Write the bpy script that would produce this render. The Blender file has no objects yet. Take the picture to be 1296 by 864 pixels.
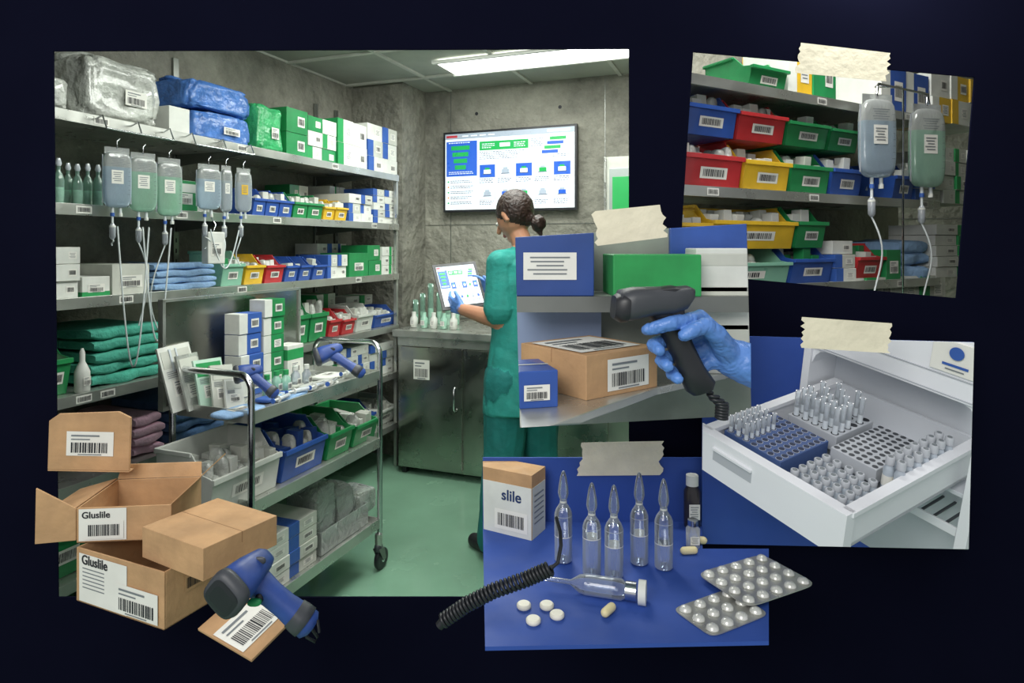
import bpy,bmesh,math,random
from mathutils import Vector,Matrix,noise
from mathutils.bvhtree import BVHTree
random.seed(7)
F=812.;CX=648.;HY=312.;CZ=1.4
V=Vector
def P(px,py,y): return V(((px-CX)/F*y,y,CZ-(py-HY)/F*y))
def PZ(px,py,z):
    y=(CZ-z)*F/(py-HY); return P(px,py,y)
class Frame:
    def __init__(s,deg):
        s.ang=math.radians(deg);s.c=math.cos(s.ang);s.s=math.sin(s.ang)
    def w(s,a,b,z=0): return V((a*s.c-b*s.s,a*s.s+b*s.c,z))
    def a(s,px,b):
        r=(px-CX)/F; return b*(s.s+r*s.c)/(s.c-r*s.s)
    def z(s,px,py,b):
        a=s.a(px,b); y=a*s.s+b*s.c; return CZ-(py-HY)/F*y
L=Frame(69.29);K=Frame(-20.71);N=Frame(29.67);O=Frame(0)
# ---------------- materials
def lin(c):
    c/=255.; return c/12.92 if c<=.04045 else ((c+.055)/1.055)**2.4
_m={}
def M(name,rgb,rough=.5,metal=0,alpha=1,trans=0,emit=0,ns=0,sc=12,bump=0,bsc=60,coat=0,spec=.5,det=6,nr=.55,bd=.01,rv=.12):
    if name in _m: return _m[name]
    m=bpy.data.materials.new(name);m.use_nodes=True;nt=m.node_tree
    b=nt.nodes['Principled BSDF'];col=(lin(rgb[0]),lin(rgb[1]),lin(rgb[2]),1)
    b.inputs['Base Color'].default_value=col
    b.inputs['Roughness'].default_value=rough;b.inputs['Metallic'].default_value=metal
    b.inputs['Alpha'].default_value=alpha;b.inputs['Specular IOR Level'].default_value=spec
    b.inputs['Coat Weight'].default_value=coat
    if emit:
        b.inputs['Emission Color'].default_value=col;b.inputs['Emission Strength'].default_value=emit
    tc=nt.nodes.new('ShaderNodeTexCoord')
    n=nt.nodes.new('ShaderNodeTexNoise');n.inputs['Scale'].default_value=sc;n.inputs['Detail'].default_value=det;n.inputs['Roughness'].default_value=nr
    nt.links.new(tc.outputs['Object'],n.inputs['Vector'])
    r=nt.nodes.new('ShaderNodeValToRGB');k=ns if ns else .03
    r.color_ramp.elements[0].position=.33;r.color_ramp.elements[1].position=.67
    r.color_ramp.elements[0].color=tuple(max(0,x*(1-k)) for x in col[:3])+(1,)
    r.color_ramp.elements[1].color=tuple(min(1,x*(1+k)) for x in col[:3])+(1,)
    nt.links.new(n.outputs['Fac'],r.inputs['Fac']);nt.links.new(r.outputs['Color'],b.inputs['Base Color'])
    n3=nt.nodes.new('ShaderNodeTexNoise');n3.inputs['Scale'].default_value=sc*2.3;n3.inputs['Detail'].default_value=8
    nt.links.new(tc.outputs['Object'],n3.inputs['Vector'])
    mr=nt.nodes.new('ShaderNodeMapRange');mr.inputs['From Min'].default_value=.3;mr.inputs['From Max'].default_value=.7
    mr.inputs['To Min'].default_value=max(.02,rough-rv*rough*1.5);mr.inputs['To Max'].default_value=min(1,rough+rv)
    nt.links.new(n3.outputs['Fac'],mr.inputs['Value']);nt.links.new(mr.outputs['Result'],b.inputs['Roughness'])
    if bump:
        n2=nt.nodes.new('ShaderNodeTexNoise');n2.inputs['Scale'].default_value=bsc;n2.inputs['Detail'].default_value=5
        nt.links.new(tc.outputs['Object'],n2.inputs['Vector'])
        bp=nt.nodes.new('ShaderNodeBump');bp.inputs['Strength'].default_value=bump;bp.inputs['Distance'].default_value=bd
        nt.links.new(n2.outputs['Fac'],bp.inputs['Height']);nt.links.new(bp.outputs['Normal'],b.inputs['Normal'])
    _m[name]=m;return m
def TG(name,tint,col,lo,hi,rough=.06,bump=0,bsc=20,tl=0):
    """thin clear film / glass"""
    if name in _m: return _m[name]
    m=bpy.data.materials.new(name);m.use_nodes=True;nt=m.node_tree;nt.nodes.clear()
    out=nt.nodes.new('ShaderNodeOutputMaterial');tr=nt.nodes.new('ShaderNodeBsdfTransparent');tr.inputs[0].default_value=tuple(lin(x) for x in tint)+(1,)
    b=nt.nodes.new('ShaderNodeBsdfPrincipled');b.inputs['Base Color'].default_value=tuple(lin(x) for x in col)+(1,);b.inputs['Roughness'].default_value=.3
    lw=nt.nodes.new('ShaderNodeLayerWeight');lw.inputs['Blend'].default_value=.35
    mr=nt.nodes.new('ShaderNodeMapRange');mr.inputs['To Min'].default_value=lo;mr.inputs['To Max'].default_value=hi
    mx=nt.nodes.new('ShaderNodeMixShader');gl=nt.nodes.new('ShaderNodeBsdfGlossy');gl.inputs['Roughness'].default_value=rough;gl.inputs['Color'].default_value=(1,1,1,1)
    fr=nt.nodes.new('ShaderNodeFresnel');fr.inputs['IOR'].default_value=1.6;mx2=nt.nodes.new('ShaderNodeMixShader')
    lk=nt.links.new;body_out=b.outputs[0]
    if tl:
        t2=nt.nodes.new('ShaderNodeBsdfTranslucent');t2.inputs[0].default_value=tuple(lin(x) for x in col)+(1,)
        mt=nt.nodes.new('ShaderNodeMixShader');mt.inputs[0].default_value=tl;lk(b.outputs[0],mt.inputs[1]);lk(t2.outputs[0],mt.inputs[2]);body_out=mt.outputs[0]
    lk(lw.outputs['Facing'],mr.inputs['Value']);lk(mr.outputs['Result'],mx.inputs[0]);lk(tr.outputs[0],mx.inputs[1]);lk(body_out,mx.inputs[2])
    lk(fr.outputs[0],mx2.inputs[0]);lk(mx.outputs[0],mx2.inputs[1]);lk(gl.outputs[0],mx2.inputs[2]);lk(mx2.outputs[0],out.inputs[0])
    if bump:
        tc=nt.nodes.new('ShaderNodeTexCoord');n2=nt.nodes.new('ShaderNodeTexNoise');n2.inputs['Scale'].default_value=bsc;n2.inputs['Detail'].default_value=4;n2.inputs['Distortion'].default_value=1.5
        lk(tc.outputs['Object'],n2.inputs['Vector']);bp=nt.nodes.new('ShaderNodeBump');bp.inputs['Strength'].default_value=bump;bp.inputs['Distance'].default_value=.02
        lk(n2.outputs['Fac'],bp.inputs['Height'])
        for nd in (b,gl,fr,lw): lk(bp.outputs['Normal'],nd.inputs['Normal'])
    _m[name]=m;return m
white=M('white_card',(218,220,213),.55,ns=.09)
offw=M('off_white',(198,200,190),.6,ns=.09)
lab=M('label_paper',(232,231,223),.6,ns=.05)
ink=M('ink',(34,36,42),.6)
greyink=M('grey_ink',(120,126,130),.6)
bluep=M('blue_print',(54,94,172),.5,ns=.08)
greenp=M('green_print',(40,150,84),.5,ns=.08)
blue=M('bin_blue',(46,84,164),.36,coat=.25,ns=.14)
navy=M('tray_blue',(42,72,138),.4,ns=.1)
green=M('bin_green',(36,136,78),.36,coat=.25,ns=.14)
red=M('bin_red',(186,48,52),.36,coat=.25,ns=.14)
yellow=M('bin_yellow',(222,180,46),.36,coat=.25,ns=.12)
clearg=M('bin_clear_green',(140,196,170),.3,alpha=.85)
binw=M('bin_white',(202,205,198),.4,ns=.08)
steel=M('stainless',(196,198,192),.3,metal=.8,ns=.14,sc=5,rv=.2)
steeld=M('stainless_dark',(136,139,134),.34,metal=.75,ns=.15,sc=4)
cabm=M('brushed_cabinet',(176,176,168),.2,metal=1,ns=.2,sc=2.2,rv=.22,bump=.05,bsc=6)
chrome=M('chrome',(214,216,218),.15,metal=1)
conc=M('concrete',(138,137,126),.85,ns=.5,sc=1.5,bump=1,bsc=14,det=15,nr=.75,bd=.035)
ceilm=M('ceiling_tile',(166,171,160),.9,ns=.16,sc=2,det=12)
floorm=M('green_epoxy',(128,170,144),.16,ns=.16,sc=1.5,coat=.3,det=12,rv=.15)
board=M('navy_board',(15,16,31),1,ns=.08,sc=3,spec=0)
kraft=M('kraft',(188,149,108),.8,ns=.15,sc=14,bump=.15,det=12)
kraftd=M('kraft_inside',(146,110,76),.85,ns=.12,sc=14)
teal=M('teal_cloth',(70,164,142),.85,ns=.14,bump=.6,bsc=70)
bcloth=M('blue_cloth',(140,174,212),.85,ns=.14,bump=.6,bsc=70)
dcloth=M('denim_cloth',(84,120,166),.85,ns=.16,bump=.6,bsc=70)
pcloth=M('pink_cloth',(232,188,208),.85,ns=.12,bump=.6,bsc=70)
bwrap=M('blue_wrap',(78,122,192),.2,ns=.22,sc=18,bump=.9,bsc=14,bd=.02)
gwrap=M('green_wrap',(60,168,105),.2,ns=.22,sc=18,bump=.9,bsc=14,bd=.02)
plas=TG('clear_plastic',(238,243,240),(215,222,218),.25,.85,.12,1.,14)
plas2=M('plastic_wrap',(184,187,180),.14,ns=.35,sc=9,bump=1.,bsc=9,bd=.05,coat=.7)
bagm=TG('iv_bag_film',(246,250,249),(246,250,248),.34,.95,.05,.25,14,tl=.4)
liqb=TG('iv_liquid_blue',(222,238,248),(212,232,248),.46,.95,.05,.2,14,tl=.4)
liqg=TG('iv_liquid_green',(214,246,230),(200,242,220),.46,.95,.05,.2,14,tl=.4)
liqw=TG('iv_liquid_clear',(236,242,246),(228,238,244),.42,.95,.05,.2,14,tl=.4)
tubem=M('tubing',(228,235,235),.2,alpha=.8)
glass=TG('glass',(242,247,252),(225,234,248),.03,.95,.03)
glasse=TG('glass_rim',(236,242,247),(236,242,250),.28,.95,.04)
glassg=TG('glass_green',(206,240,226),(196,236,218),.34,.9,.05,tl=.3)
liq=TG('liquid',(214,226,244),(220,232,250),.16,.95,.03)
pglass=M('pale_glass',(214,221,227),.06,coat=1,ns=.12,sc=50)
pgreen=M('pale_green_glass',(160,206,184),.08,coat=1,ns=.15,sc=30)
black=M('black_plastic',(32,34,38),.38,ns=.1)
dgrey=M('dark_grey_plastic',(62,65,70),.42,ns=.1)
scblue=M('scanner_blue',(46,74,144),.42,ns=.14,sc=30)
glove=M('nitrile_glove',(94,140,212),.36,ns=.08,bump=.5,bsc=45)
scrub=M('teal_scrub',(40,144,134),.85,ns=.16,sc=9,bump=.5,bsc=30)
scrub2=M('teal_trousers',(24,116,112),.85,ns=.16,sc=9,bump=.5,bsc=30)
skin=M('skin',(190,136,106),.5,ns=.06)
hair=M('dark_hair',(46,30,24),.4,ns=.45,sc=60,bump=.6,bsc=90)
tapem=M('masking_tape',(236,228,202),.7,alpha=.94,ns=.07,sc=20,bump=.25)
ledm=M('led_panel',(255,255,250),.5,emit=4)
scrw=M('screen_white',(226,234,240),.3,emit=.5)
scrb=M('screen_blue',(40,90,190),.3,emit=.5)
scrg=M('screen_green',(30,160,80),.3,emit=.5)
scrgy=M('screen_grey',(160,172,186),.3,emit=.4)
fridge=M('fridge_white',(232,234,238),.33,ns=.03,sc=4)
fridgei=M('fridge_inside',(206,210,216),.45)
bluebg=M('royal_blue_paper',(44,78,160),.7,ns=.08,sc=6,det=12)
rackb=M('rack_blue',(64,88,138),.5)
rackg=M('rack_grey',(180,184,190),.5)
foil=M('foil',(186,186,180),.3,metal=.55,ns=.15)
pillm=M('pill',(242,238,220),.5)
pilly=M('pill_yellow',(232,218,168),.5)
shoe=M('shoe_black',(30,30,34),.5)
blurbg=M('store_backdrop',(150,156,146),.9,ns=.3,sc=4)
# ---------------- mesh builder
class MB:
    def __init__(s): s.v=[];s.f=[];s.mi=[];s.mats=[];s.sm=[]
    def add(s,vs,fs,mat,sm=False,T=None):
        if mat not in s.mats: s.mats.append(mat)
        k=s.mats.index(mat);o=len(s.v)
        s.v+= [ (T@V(p) if T else V(p)) for p in vs]
        for f in fs: s.f.append([i+o for i in f]);s.mi.append(k);s.sm.append(sm)
    def box(s,x0,x1,y0,y1,z0,z1,mat,T=None):
        s.add([(x0,y0,z0),(x1,y0,z0),(x1,y1,z0),(x0,y1,z0),(x0,y0,z1),(x1,y0,z1),(x1,y1,z1),(x0,y1,z1)],
          [(0,3,2,1),(4,5,6,7),(0,1,5,4),(1,2,6,5),(2,3,7,6),(3,0,4,7)],mat,False,T)
    def prism(s,pts,vec,mat,T=None):
        n=len(pts);vec=V(vec);a=[V(p) for p in pts]
        s.add(a+[p+vec for p in a],[tuple(range(n))[::-1],tuple(range(n,2*n))]+[(i,(i+1)%n,n+(i+1)%n,n+i) for i in range(n)],mat,False,T)
    def rings(s,rs,mat,T=None,cap=True,closed=False,sm=True,cap0=True):
        n=len(rs[0]);vs=[p for r in rs for p in r];fs=[];m=len(rs)
        for j in range(m if closed else m-1):
            j2=(j+1)%m
            for i in range(n): fs.append((j*n+i,j*n+(i+1)%n,j2*n+(i+1)%n,j2*n+i))
        s.add(vs,fs,mat,sm,T)
        if cap and not closed:
            if cap0: s.add(rs[0],[tuple(range(n))[::-1]],mat,False,T)
            s.add(rs[-1],[tuple(range(n))],mat,False,T)
    def lathe(s,prof,mat,T=None,n=16,c=(0,0,0),cap=True,cap0=True):
        rs=[[(c[0]+r*math.cos(2*math.pi*i/n),c[1]+r*math.sin(2*math.pi*i/n),c[2]+z) for i in range(n)] for r,z in prof]
        s.rings(rs,mat,T,cap,cap0=cap0)
    def tube(s,pts,r,mat,n=8,cap=True,T=None):
        pts=[V(p) for p in pts];rs=[];up=None
        for i,p in enumerate(pts):
            t=(pts[min(i+1,len(pts)-1)]-pts[max(i-1,0)]).normalized()
            if up is None:
                up=V((0,0,1)) if abs(t.z)<.9 else V((1,0,0))
            u=(up-t*up.dot(t)).normalized();w=t.cross(u);up=u
            rr=r[i] if isinstance(r,(list,tuple)) else r
            rs.append([p+u*rr*math.cos(2*math.pi*k/n)+w*rr*math.sin(2*math.pi*k/n) for k in range(n)])
        s.rings(rs,mat,T,cap)
    def sloft(s,rl,mat,n=20,e=.7,T=None):
        rs=[]
        for c,U,W,a,b in rl:
            c=V(c);U=V(U).normalized();W=V(W).normalized();r=[]
            for k in range(n):
                t=2*math.pi*k/n;x=math.cos(t);y=math.sin(t)
                r.append(c+U*a*math.copysign(abs(x)**e,x)+W*b*math.copysign(abs(y)**e,y))
            rs.append(r)
        s.rings(rs,mat,T)
    def sel(s,c,r,e,mat,nu=20,nv=12,nz=0,T=None,seed=0,j0=0,j1=None,cap=True,ridge=0):
        c=V(c);rs=[]
        for j in range(j0,(nv if j1 is None else j1)+1):
            ph=-math.pi/2+math.pi*j/nv;sp=math.sin(ph);cp=max(1e-3,math.cos(ph));ring=[]
            zz=math.copysign(abs(sp)**e,sp);cc=cp**e
            for i in range(nu):
                t=2*math.pi*i/nu;x=math.cos(t);y=math.sin(t)
                p=V((cc*math.copysign(abs(x)**e,x)*r[0],cc*math.copysign(abs(y)**e,y)*r[1],zz*r[2]))
                if nz: p+=noise.noise_vector((p+V((seed,seed,0)))*12)*nz
                if ridge:
                    q=abs(noise.noise((p+V((seed*3,1,seed)))*22))+.5*abs(noise.noise((p+V((seed,2,0)))*48))
                    p*=1-ridge*(1-min(1,q*3.2))
                ring.append(c+p)
            rs.append(ring)
        s.rings(rs,mat,T,cap)
    def rect(s,o,ux,uz,w,h,mat,T=None):
        o=V(o);ux=V(ux)*w/2;uz=V(uz)*h/2
        s.add([o-ux-uz,o+ux-uz,o+ux+uz,o-ux+uz],[(0,1,2,3)],mat,False,T)
    def label(s,o,ux,uz,n,w,h,T=None,txt=True,bars=14,e=.0008,bg=None,code=True):
        o=V(o);ux=V(ux).normalized();uz=V(uz).normalized();n=V(n).normalized()
        s.rect(o+n*e,ux,uz,w,h,bg or lab,T)
        if not code:
            for k in range(5): s.rect(o+n*e*2+uz*h*(.32-.15*k)-ux*w*.05*(k%2),ux,uz,w*(.75-.12*(k%3)),h*.05,greyink,T)
            return
        x=-w*.40;bh=h*.42 if txt else h*.62;cy=-h*.16 if txt else 0
        while x<w*.38:
            bw=w*random.choice([.012,.02,.034]);s.rect(o+n*e*2+ux*(x+bw/2)+uz*cy,ux,uz,bw,bh,ink,T);x+=bw+w*random.choice([.016,.026])
        if txt:
            s.rect(o+n*e*2+uz*h*.33-ux*w*.1,ux,uz,w*.6,h*.07,greyink,T)
            s.rect(o+n*e*2+uz*h*.18-ux*w*.2,ux,uz,w*.4,h*.05,greyink,T)
            s.rect(o+n*e*2-uz*h*.44,ux,uz,w*.5,h*.04,greyink,T)
    def obj(s,name,loc=(0,0,0),rz=0,bevel=0,T=None,seg=2):
        me=bpy.data.meshes.new(name);me.from_pydata([tuple(p) for p in s.v],[],s.f)
        for m in s.mats: me.materials.append(m)
        for p,k,sm in zip(me.polygons,s.mi,s.sm): p.material_index=k;p.use_smooth=sm
        me.update()
        o=bpy.data.objects.new(name,me);bpy.context.collection.objects.link(o)
        if T is not None: o.matrix_world=T
        else: o.location=loc;o.rotation_euler=(0,0,rz)
        if bevel:
            b=o.modifiers.new('bevel','BEVEL');b.width=bevel;b.segments=seg;b.limit_method='ANGLE';b.angle_limit=.9
        return o
def txt(body,size,T,mat,parent,name='print'):
    c=bpy.data.curves.new(name,'FONT');c.body=body;c.size=size;c.materials.append(mat);c.extrude=.0002;c.offset=size*.015
    o=bpy.data.objects.new(name,c);bpy.context.collection.objects.link(o)
    o.parent=parent;o.matrix_local=T;return o
def clip(o,cor):
    bpy.context.view_layer.update()
    Mw=o.matrix_basis.copy();bm=bmesh.new();bm.from_mesh(o.data);bm.transform(Mw)
    cam=V((0,0,CZ));d=[P(x,y,1)-cam for x,y in cor];cen=sum(d,V())/len(d)
    for i in range(len(d)):
        n=d[i].cross(d[(i+1)%len(d)]).normalized()
        if n.dot(cen)<0: n=-n
        r=bmesh.ops.bisect_plane(bm,geom=bm.verts[:]+bm.edges[:]+bm.faces[:],plane_co=cam,plane_no=-n,clear_outer=True)
        ed=[g for g in r['geom_cut'] if isinstance(g,bmesh.types.BMEdge)]
        try:
            if ed: bmesh.ops.holes_fill(bm,edges=[e for e in ed if e.is_boundary])
        except Exception: pass
    bm.transform(Mw.inverted());bm.to_mesh(o.data);bm.free();return o
# ---------------- generic things
def g_box(w,d,h,body=white,band=None,label=True,lid=True,bot=None,plain=False):
    m=MB();m.box(0,w,0,d,0,h,body)
    if band:
        m.box(-.0006,w+.0006,-.0006,d+.0006,h*.62,h*.9,band)
    if bot: m.box(-.0006,w+.0006,-.0006,d+.0006,h*.0,h*.25,bot)
    if lid: m.rect((w/2,d/2,h+.0006),(1,0,0),(0,1,0),w,.006,offw)
    if label: m.label((w*.5,-.0006,h*.42),(1,0,0),(0,0,1),(0,-1,0),min(w*.6,.09),min(h*.42,.045),code=not plain)
    return m
def g_stack(w,d,h,nx,nz,cols,labels=True):
    m=MB();bw=w/nx;bh=h/nz
    for i in range(nx):
        for j in range(nz):
            c=cols[(i+j*2)%len(cols)];dy=random.uniform(0,.012);x0=i*bw+.001;x1=(i+1)*bw-.001;z0=j*bh;z1=(j+1)*bh-.0015
            m.box(x0,x1,dy,d,z0,z1,c[0])
            if c[1]: m.box(x0-.0004,x0+(x1-x0)*.36,dy-.0006,d*.98,z0+.001,z1+.0004,c[1])
            if labels: m.label((x0+(x1-x0)*.68,dy-.0005,(z0+z1)/2),(1,0,0),(0,0,1),(0,-1,0),(x1-x0)*.34,bh*.42,txt=False,e=.0005,code=random.random()<.5)
    return m
def g_bin(w,d,h,mat,fill=None,label=True):
    m=MB();t=min(.004,w*.04);f=.09*d;q=.60
    side=[(f,0),(0,q*h),(.05*d,q*h+.04*h),(.18*d,q*h+.08*h),(.38*d,h),(d,h),(d*.97,0)]
    for x in (0,w-t): m.prism([(x,a,b) for a,b in side],(t,0,0),mat)
    m.prism([(0,f,0),(0,d*.97,0),(0,d*.97,t),(0,f,t)],(w,0,0),mat)
    m.prism([(0,f,0),(0,f+t,0),(0,t,q*h),(0,0,q*h)],(w,0,0),mat)
    m.prism([(0,d-t,h),(0,d,h),(0,d*.97,0),(0,d*.97-t,0)],(w,0,0),mat)
    m.box(-t*.8,w+t*.8,-t*1.8,t,(q-.05)*h,(q+.04)*h,mat)
    for x in (-t*1.2,w-t*.8): m.box(x,x+t*2,.38*d,d,h-.06*h,h+.01*h,mat)
    m.box(-t,w+t,d-t*.5,d+t*1.2,h*.92,h*1.01,mat)
    if label:
        nn=V((0,-q*h,-f)).normalized()
        m.label((w*.52,f*.5-.0004,q*.50*h),(1,0,0),(0,-f,q*h),nn,w*.46,h*.22,txt=False)
    if fill:
        nx=max(2,int(w/.03))
        for i in range(nx):
            for j in range(4):
                c=random.choice(fill);x=t+(w-2*t)*i/nx;y=f+t*2+(d-f-.02)*j/4
                hh=h*random.uniform(.55,.95);bw=(w-2*t)/nx-.002;bd=(d-f)/4-.004
                if random.random()<.35:
                    m.sel((x+bw/2,y+bd/2,hh*.6),(bw*.5,bd*.6,hh*.38),.6,plas2,12,8,.008,seed=i+j*3)
                    m.box(x+.001,x+bw,y,y+bd,t,hh*.4,c)
                else:
                    T=Matrix.Translation((x+bw/2,y+bd/2,0))@Matrix.Rotation(random.uniform(-.12,.12),4,'X')
                    m.box(-bw/2,bw/2,-bd/2,bd/2,t,hh,c,T)
    return m
def g_cloth(w,d,h,mat,n):
    m=MB();th=h/n
    for k in range(n):
        hh=th*1.0;z0=k*th;off=random.uniform(0,.016);w0=random.uniform(0,.012);sg=18;rs=[]
        for i in range(sg+1):
            x=w0+(w-2*w0)*i/sg;r=[];prof=[]
            for a in range(9):
                t=math.pi/2+math.pi*a/8
                y=hh/2*1.2*(1+math.cos(t))+off;z=hh/2+hh/2*math.sin(t)
                if 3<=a<=5: y+=hh*.12*(1-abs(a-4)*.5)
                prof.append((y,z))
            prof+=[(d*.5,0),(d-.01,0),(d-.01,hh),(d*.5,hh)]
            edge=1-(abs(i/sg-.5)*2)**8*.35
            for y,z in prof:
                nz=noise.noise(V((x*11,y*9,z0*25+k*3)))*th*.34
                r.append((x,y+nz,z0+(z-hh/2)*edge+hh/2+nz*.7))
            rs.append(r)
        m.rings(rs,mat)
    return m
def g_bag(w,d,h,mat,seed=0,inner=None,label=True):
    m=MB();m.sel((w/2,d/2,h/2),(w/2,d/2,h/2),.28,mat,56,30,.014,seed=seed,ridge=.10)
    if inner: m.box(w*.12,w*.88,d*.12,d*.88,.01,h*.8,inner)
    m.sel((w*.3,d*.5,h*.98),(w*.28,d*.2,h*.12),.8,mat,24,12,.02,seed=seed+3,ridge=.15)
    if label: m.label((w*.6,-.006,h*.42),(1,0,0),(0,0,1),(0,-1,0),w*.28,h*.24)
    return m
def place(m,fr,a,b,z,name,bevel=.0015): return m.obj(name,fr.w(a,b,z),fr.ang,bevel)
def item(fr,kind,z0,px0,px1,py,b,name,depth=.3,clipq=None,bevel=.0015,**kw):
    a0=fr.a(px0,b);a1=fr.a(px1,b);w=a1-a0;h=max(.02,fr.z((px0+px1)/2,py,b)-z0)
    m=kind(w,depth,h,**kw)
    o=place(m,fr,a0,b,z0,name,0 if kind in(g_cloth,g_bag) else bevel)
    if clipq: clip(o,clipq)
    return o
def iv_bag(T,name,liqm,w=.10,h=.17,tube=.25,col=None,sway=0.,clipq=None,lw=.42):
    m=MB();d=.018
    m.sel((0,0,-h/2),(w/2,d,h/2),.45,liqm,28,20,j0=0,j1=11,cap=False)
    m.sel((0,0,-h/2),(w/2,d,h/2),.45,bagm,28,20,j0=11,j1=20,cap=False)
    for s in (-1,1): m.box(s*w*.5-.0015,s*w*.5+.0015,-.0015,.0015,-h*.93,-h*.07,glasse)
    m.box(-w*.44,w*.44,-.0015,.0015,-h*.05,.014,bagm)
    m.label((-w*.04,-d*1.02,-h*.46),(1,0,0),(0,0,1),(0,-1,0),w*lw,h*.24,bg=col,code=False)
    for k in range(5): m.rect((-w*.02,-d*1.0,-h*(.14+.03*k)),(1,0,0),(0,0,1),w*(.5-.08*(k%3)),.0018,greyink)
    for i in range(8): m.rect((w*.36,-d*.95,-h*(.2+.08*i)),(1,0,0),(0,0,1),w*.1,.0012,greyink)
    m.tube([(0,0,.01),(0,0,.035),(.008,0,.045),(.012,.02,.04)],.0022,chrome)
    for x in (-w*.16,w*.12):
        m.tube([(x,0,-h*.98),(x,0,-h-.025)],.005,tubem);m.lathe([(.007,0),(.007,.012)],bluep if x<0 else white,c=(x,0,-h-.03),n=10)
    m.tube([(-w*.16,0,-h-.03),(-w*.16,0,-h-.055)],.004,tubem)
    m.lathe([(.004,0),(.010,.008),(.010,.045),(.005,.055)],glasse,c=(-w*.16,0,-h-.11),n=12)
    m.lathe([(.0105,.042),(.0105,.048)],white,c=(-w*.16,0,-h-.11),n=12)
    pts=[]
    for i in range(14):
        t=i/13;pts.append((-w*.16+sway*math.sin(t*3.1),-.01*math.sin(t*6),-h-.11-tube*t))
    m.tube(pts,.0026,tubem,6)
    o=m.obj(name,T=T)
    if clipq: clip(o,clipq)
    return o
def gun(m,nose,tail,h0,h1,s,hs,body,dark):
    """barcode gun: head from nose to tail, grip from h0 to h1; s/hs = head/grip radius"""
    d=(tail-nose);Nn=d.cross(h1-h0).normalized()
    if Nn.y>0: Nn=-Nn
    W=Nn.cross(d).normalized();Lh=d.length;d=d.normalized()
    if (h1-h0).dot(W)>0: W=-W
    R=lambda t,a,b,off=0:(nose+d*Lh*t+W*off*s,Nn,W,a*s,b*s)
    m.sloft([R(0,.8,.8),R(.06,1,1),R(.3,.98,.98,.04),R(.6,.84,.80,.1),R(.85,.68,.64,.12),R(.97,.45,.45,.1),R(1.02,.2,.25,.1)],body,28,.62)
    m.sloft([R(-.10,.7,.78),R(-.08,1.0,1.02),R(.02,1.12,1.12),R(.09,1.08,1.08),R(.11,.9,.9)],dark,28,.6)
    m.sloft([R(-.12,.55,.60),R(-.105,.80,.84)],black,24,.5)
    m.sloft([R(.16,.50,.06,1.0),R(.5,.44,.06,.93),R(.8,.28,.05,.76)],dark,20,.7)
    g=(h1-h0);G=g.length;g=g.normalized();Wg=Nn.cross(g).normalized()
    Q=lambda t,a,b:(h0+g*G*t,Nn,Wg,a*hs,b*hs)
    m.sloft([Q(-.12,.9,1.3),Q(.05,1,1.1),Q(.3,.92,.86),Q(.55,.92,.86),Q(.8,1.02,1.02),Q(.96,1.02,1.02),Q(1.02,.6,.6)],body,24,.75)
    m.sloft([Q(.70,1.04,1.04),Q(.8,1.10,1.12),Q(.9,1.12,1.12),Q(.91,.9,.9)],dark,24,.75)
    m.sloft([Q(.0,.96,1.2),Q(.012,1.04,1.22),Q(.03,.96,1.1)],dark,24,.75)
    sg=1 if (nose-h0).dot(Wg)>0 else -1
    m.sel(h0+g*G*.2+Wg*hs*.95*sg,(hs*.32,hs*.32,hs*.45),.9,black,12,8)
    m.sel(nose+d*Lh*.62+Nn*s*.80+W*s*.1,(s*.34,s*.10,s*.2),.8,dark,14,8)
# ================= display wall with openings
def build_wall():
    bm=bmesh.new()
    def loop(pts):
        vs=[bm.verts.new(p) for p in pts]
        return [bm.edges.new((vs[i],vs[(i+1)%len(vs)])) for i in range(len(vs))]
    e=loop([(-3,1.4,0),(3,1.4,0),(3,1.4,3.4),(-3,1.4,3.4)])
    e+=loop([P(68,65,1.4),P(796,62,1.4),P(796,755,1.4),P(74,755,1.4)])
    e+=loop([P(877,66,1.4),P(1233,98,1.4),P(1210,377,1.4),P(859,345,1.4)])
    bmesh.ops.triangle_fill(bm,use_beauty=True,use_dissolve=False,edges=e)
    me=bpy.data.meshes.new('wall_front');bm.to_mesh(me);bm.free();me.materials.append(board)
    o=bpy.data.objects.new('wall_front',me);bpy.context.collection.objects.link(o)
    s=o.modifiers.new('s','SOLIDIFY');s.thickness=.004;s.offset=0
build_wall()
# ================= room shell
m=MB();m.box(-4,4,-1.5,6.5,-.05,0,floorm);m.obj('floor')
m=MB()
pts=[(-3,1.41),(3,1.41),(4,6),(-4,6)]
m.prism([(x,y,2.5) for x,y in pts],(0,0,.06),ceilm)
m.obj('ceiling')
def kbox(a0,a1,b0,b1,z0,z1,mat,name,fr=L,bevel=0):
    m=MB();m.box(a0,a1,b0,b1,z0,z1,mat);return m.obj(name,(0,0,0),fr.ang,bevel)
kbox(.55,4.3,2.6,2.7,0,2.5,conc,'wall_left')
kbox(3.75,4.07,2.2,2.6,0,2.5,conc,'concrete_pillar')
kbox(-2.8,1.4,4.07,4.17,0,2.5,conc,'wall_back',K)
kbox(1.2,1.3,2.0,4.2,0,2.5,conc,'wall_right',K)
m=MB()
for z in (.9,1.55): m.box(-2.2,1.2,4.066,4.0705,z,z+.004,steeld)
for a in (-2.0,-.9):
    m.box(a,a+.004,4.066,4.0705,0,2.5,steeld)
for a in (-1.8,-1.2,-.7):
    for z in (1.15,2.32): m.lathe([(.012,0),(.012,.002)],ink,Matrix.Translation((a,4.069,z))@Matrix.Rotation(math.pi/2,4,'X'),12)
m.obj('trim_1',(0,0,0),K.ang)
m=MB()
for a in [x*.6-2.6 for x in range(7)]: m.box(a-.012,a+.012,1.7,4.07,2.488,2.4995,offw)
for b in (1.9,2.5,3.1,3.68): m.box(-2.6,1.2,b-.012,b+.012,2.486,2.4995,offw)
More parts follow.
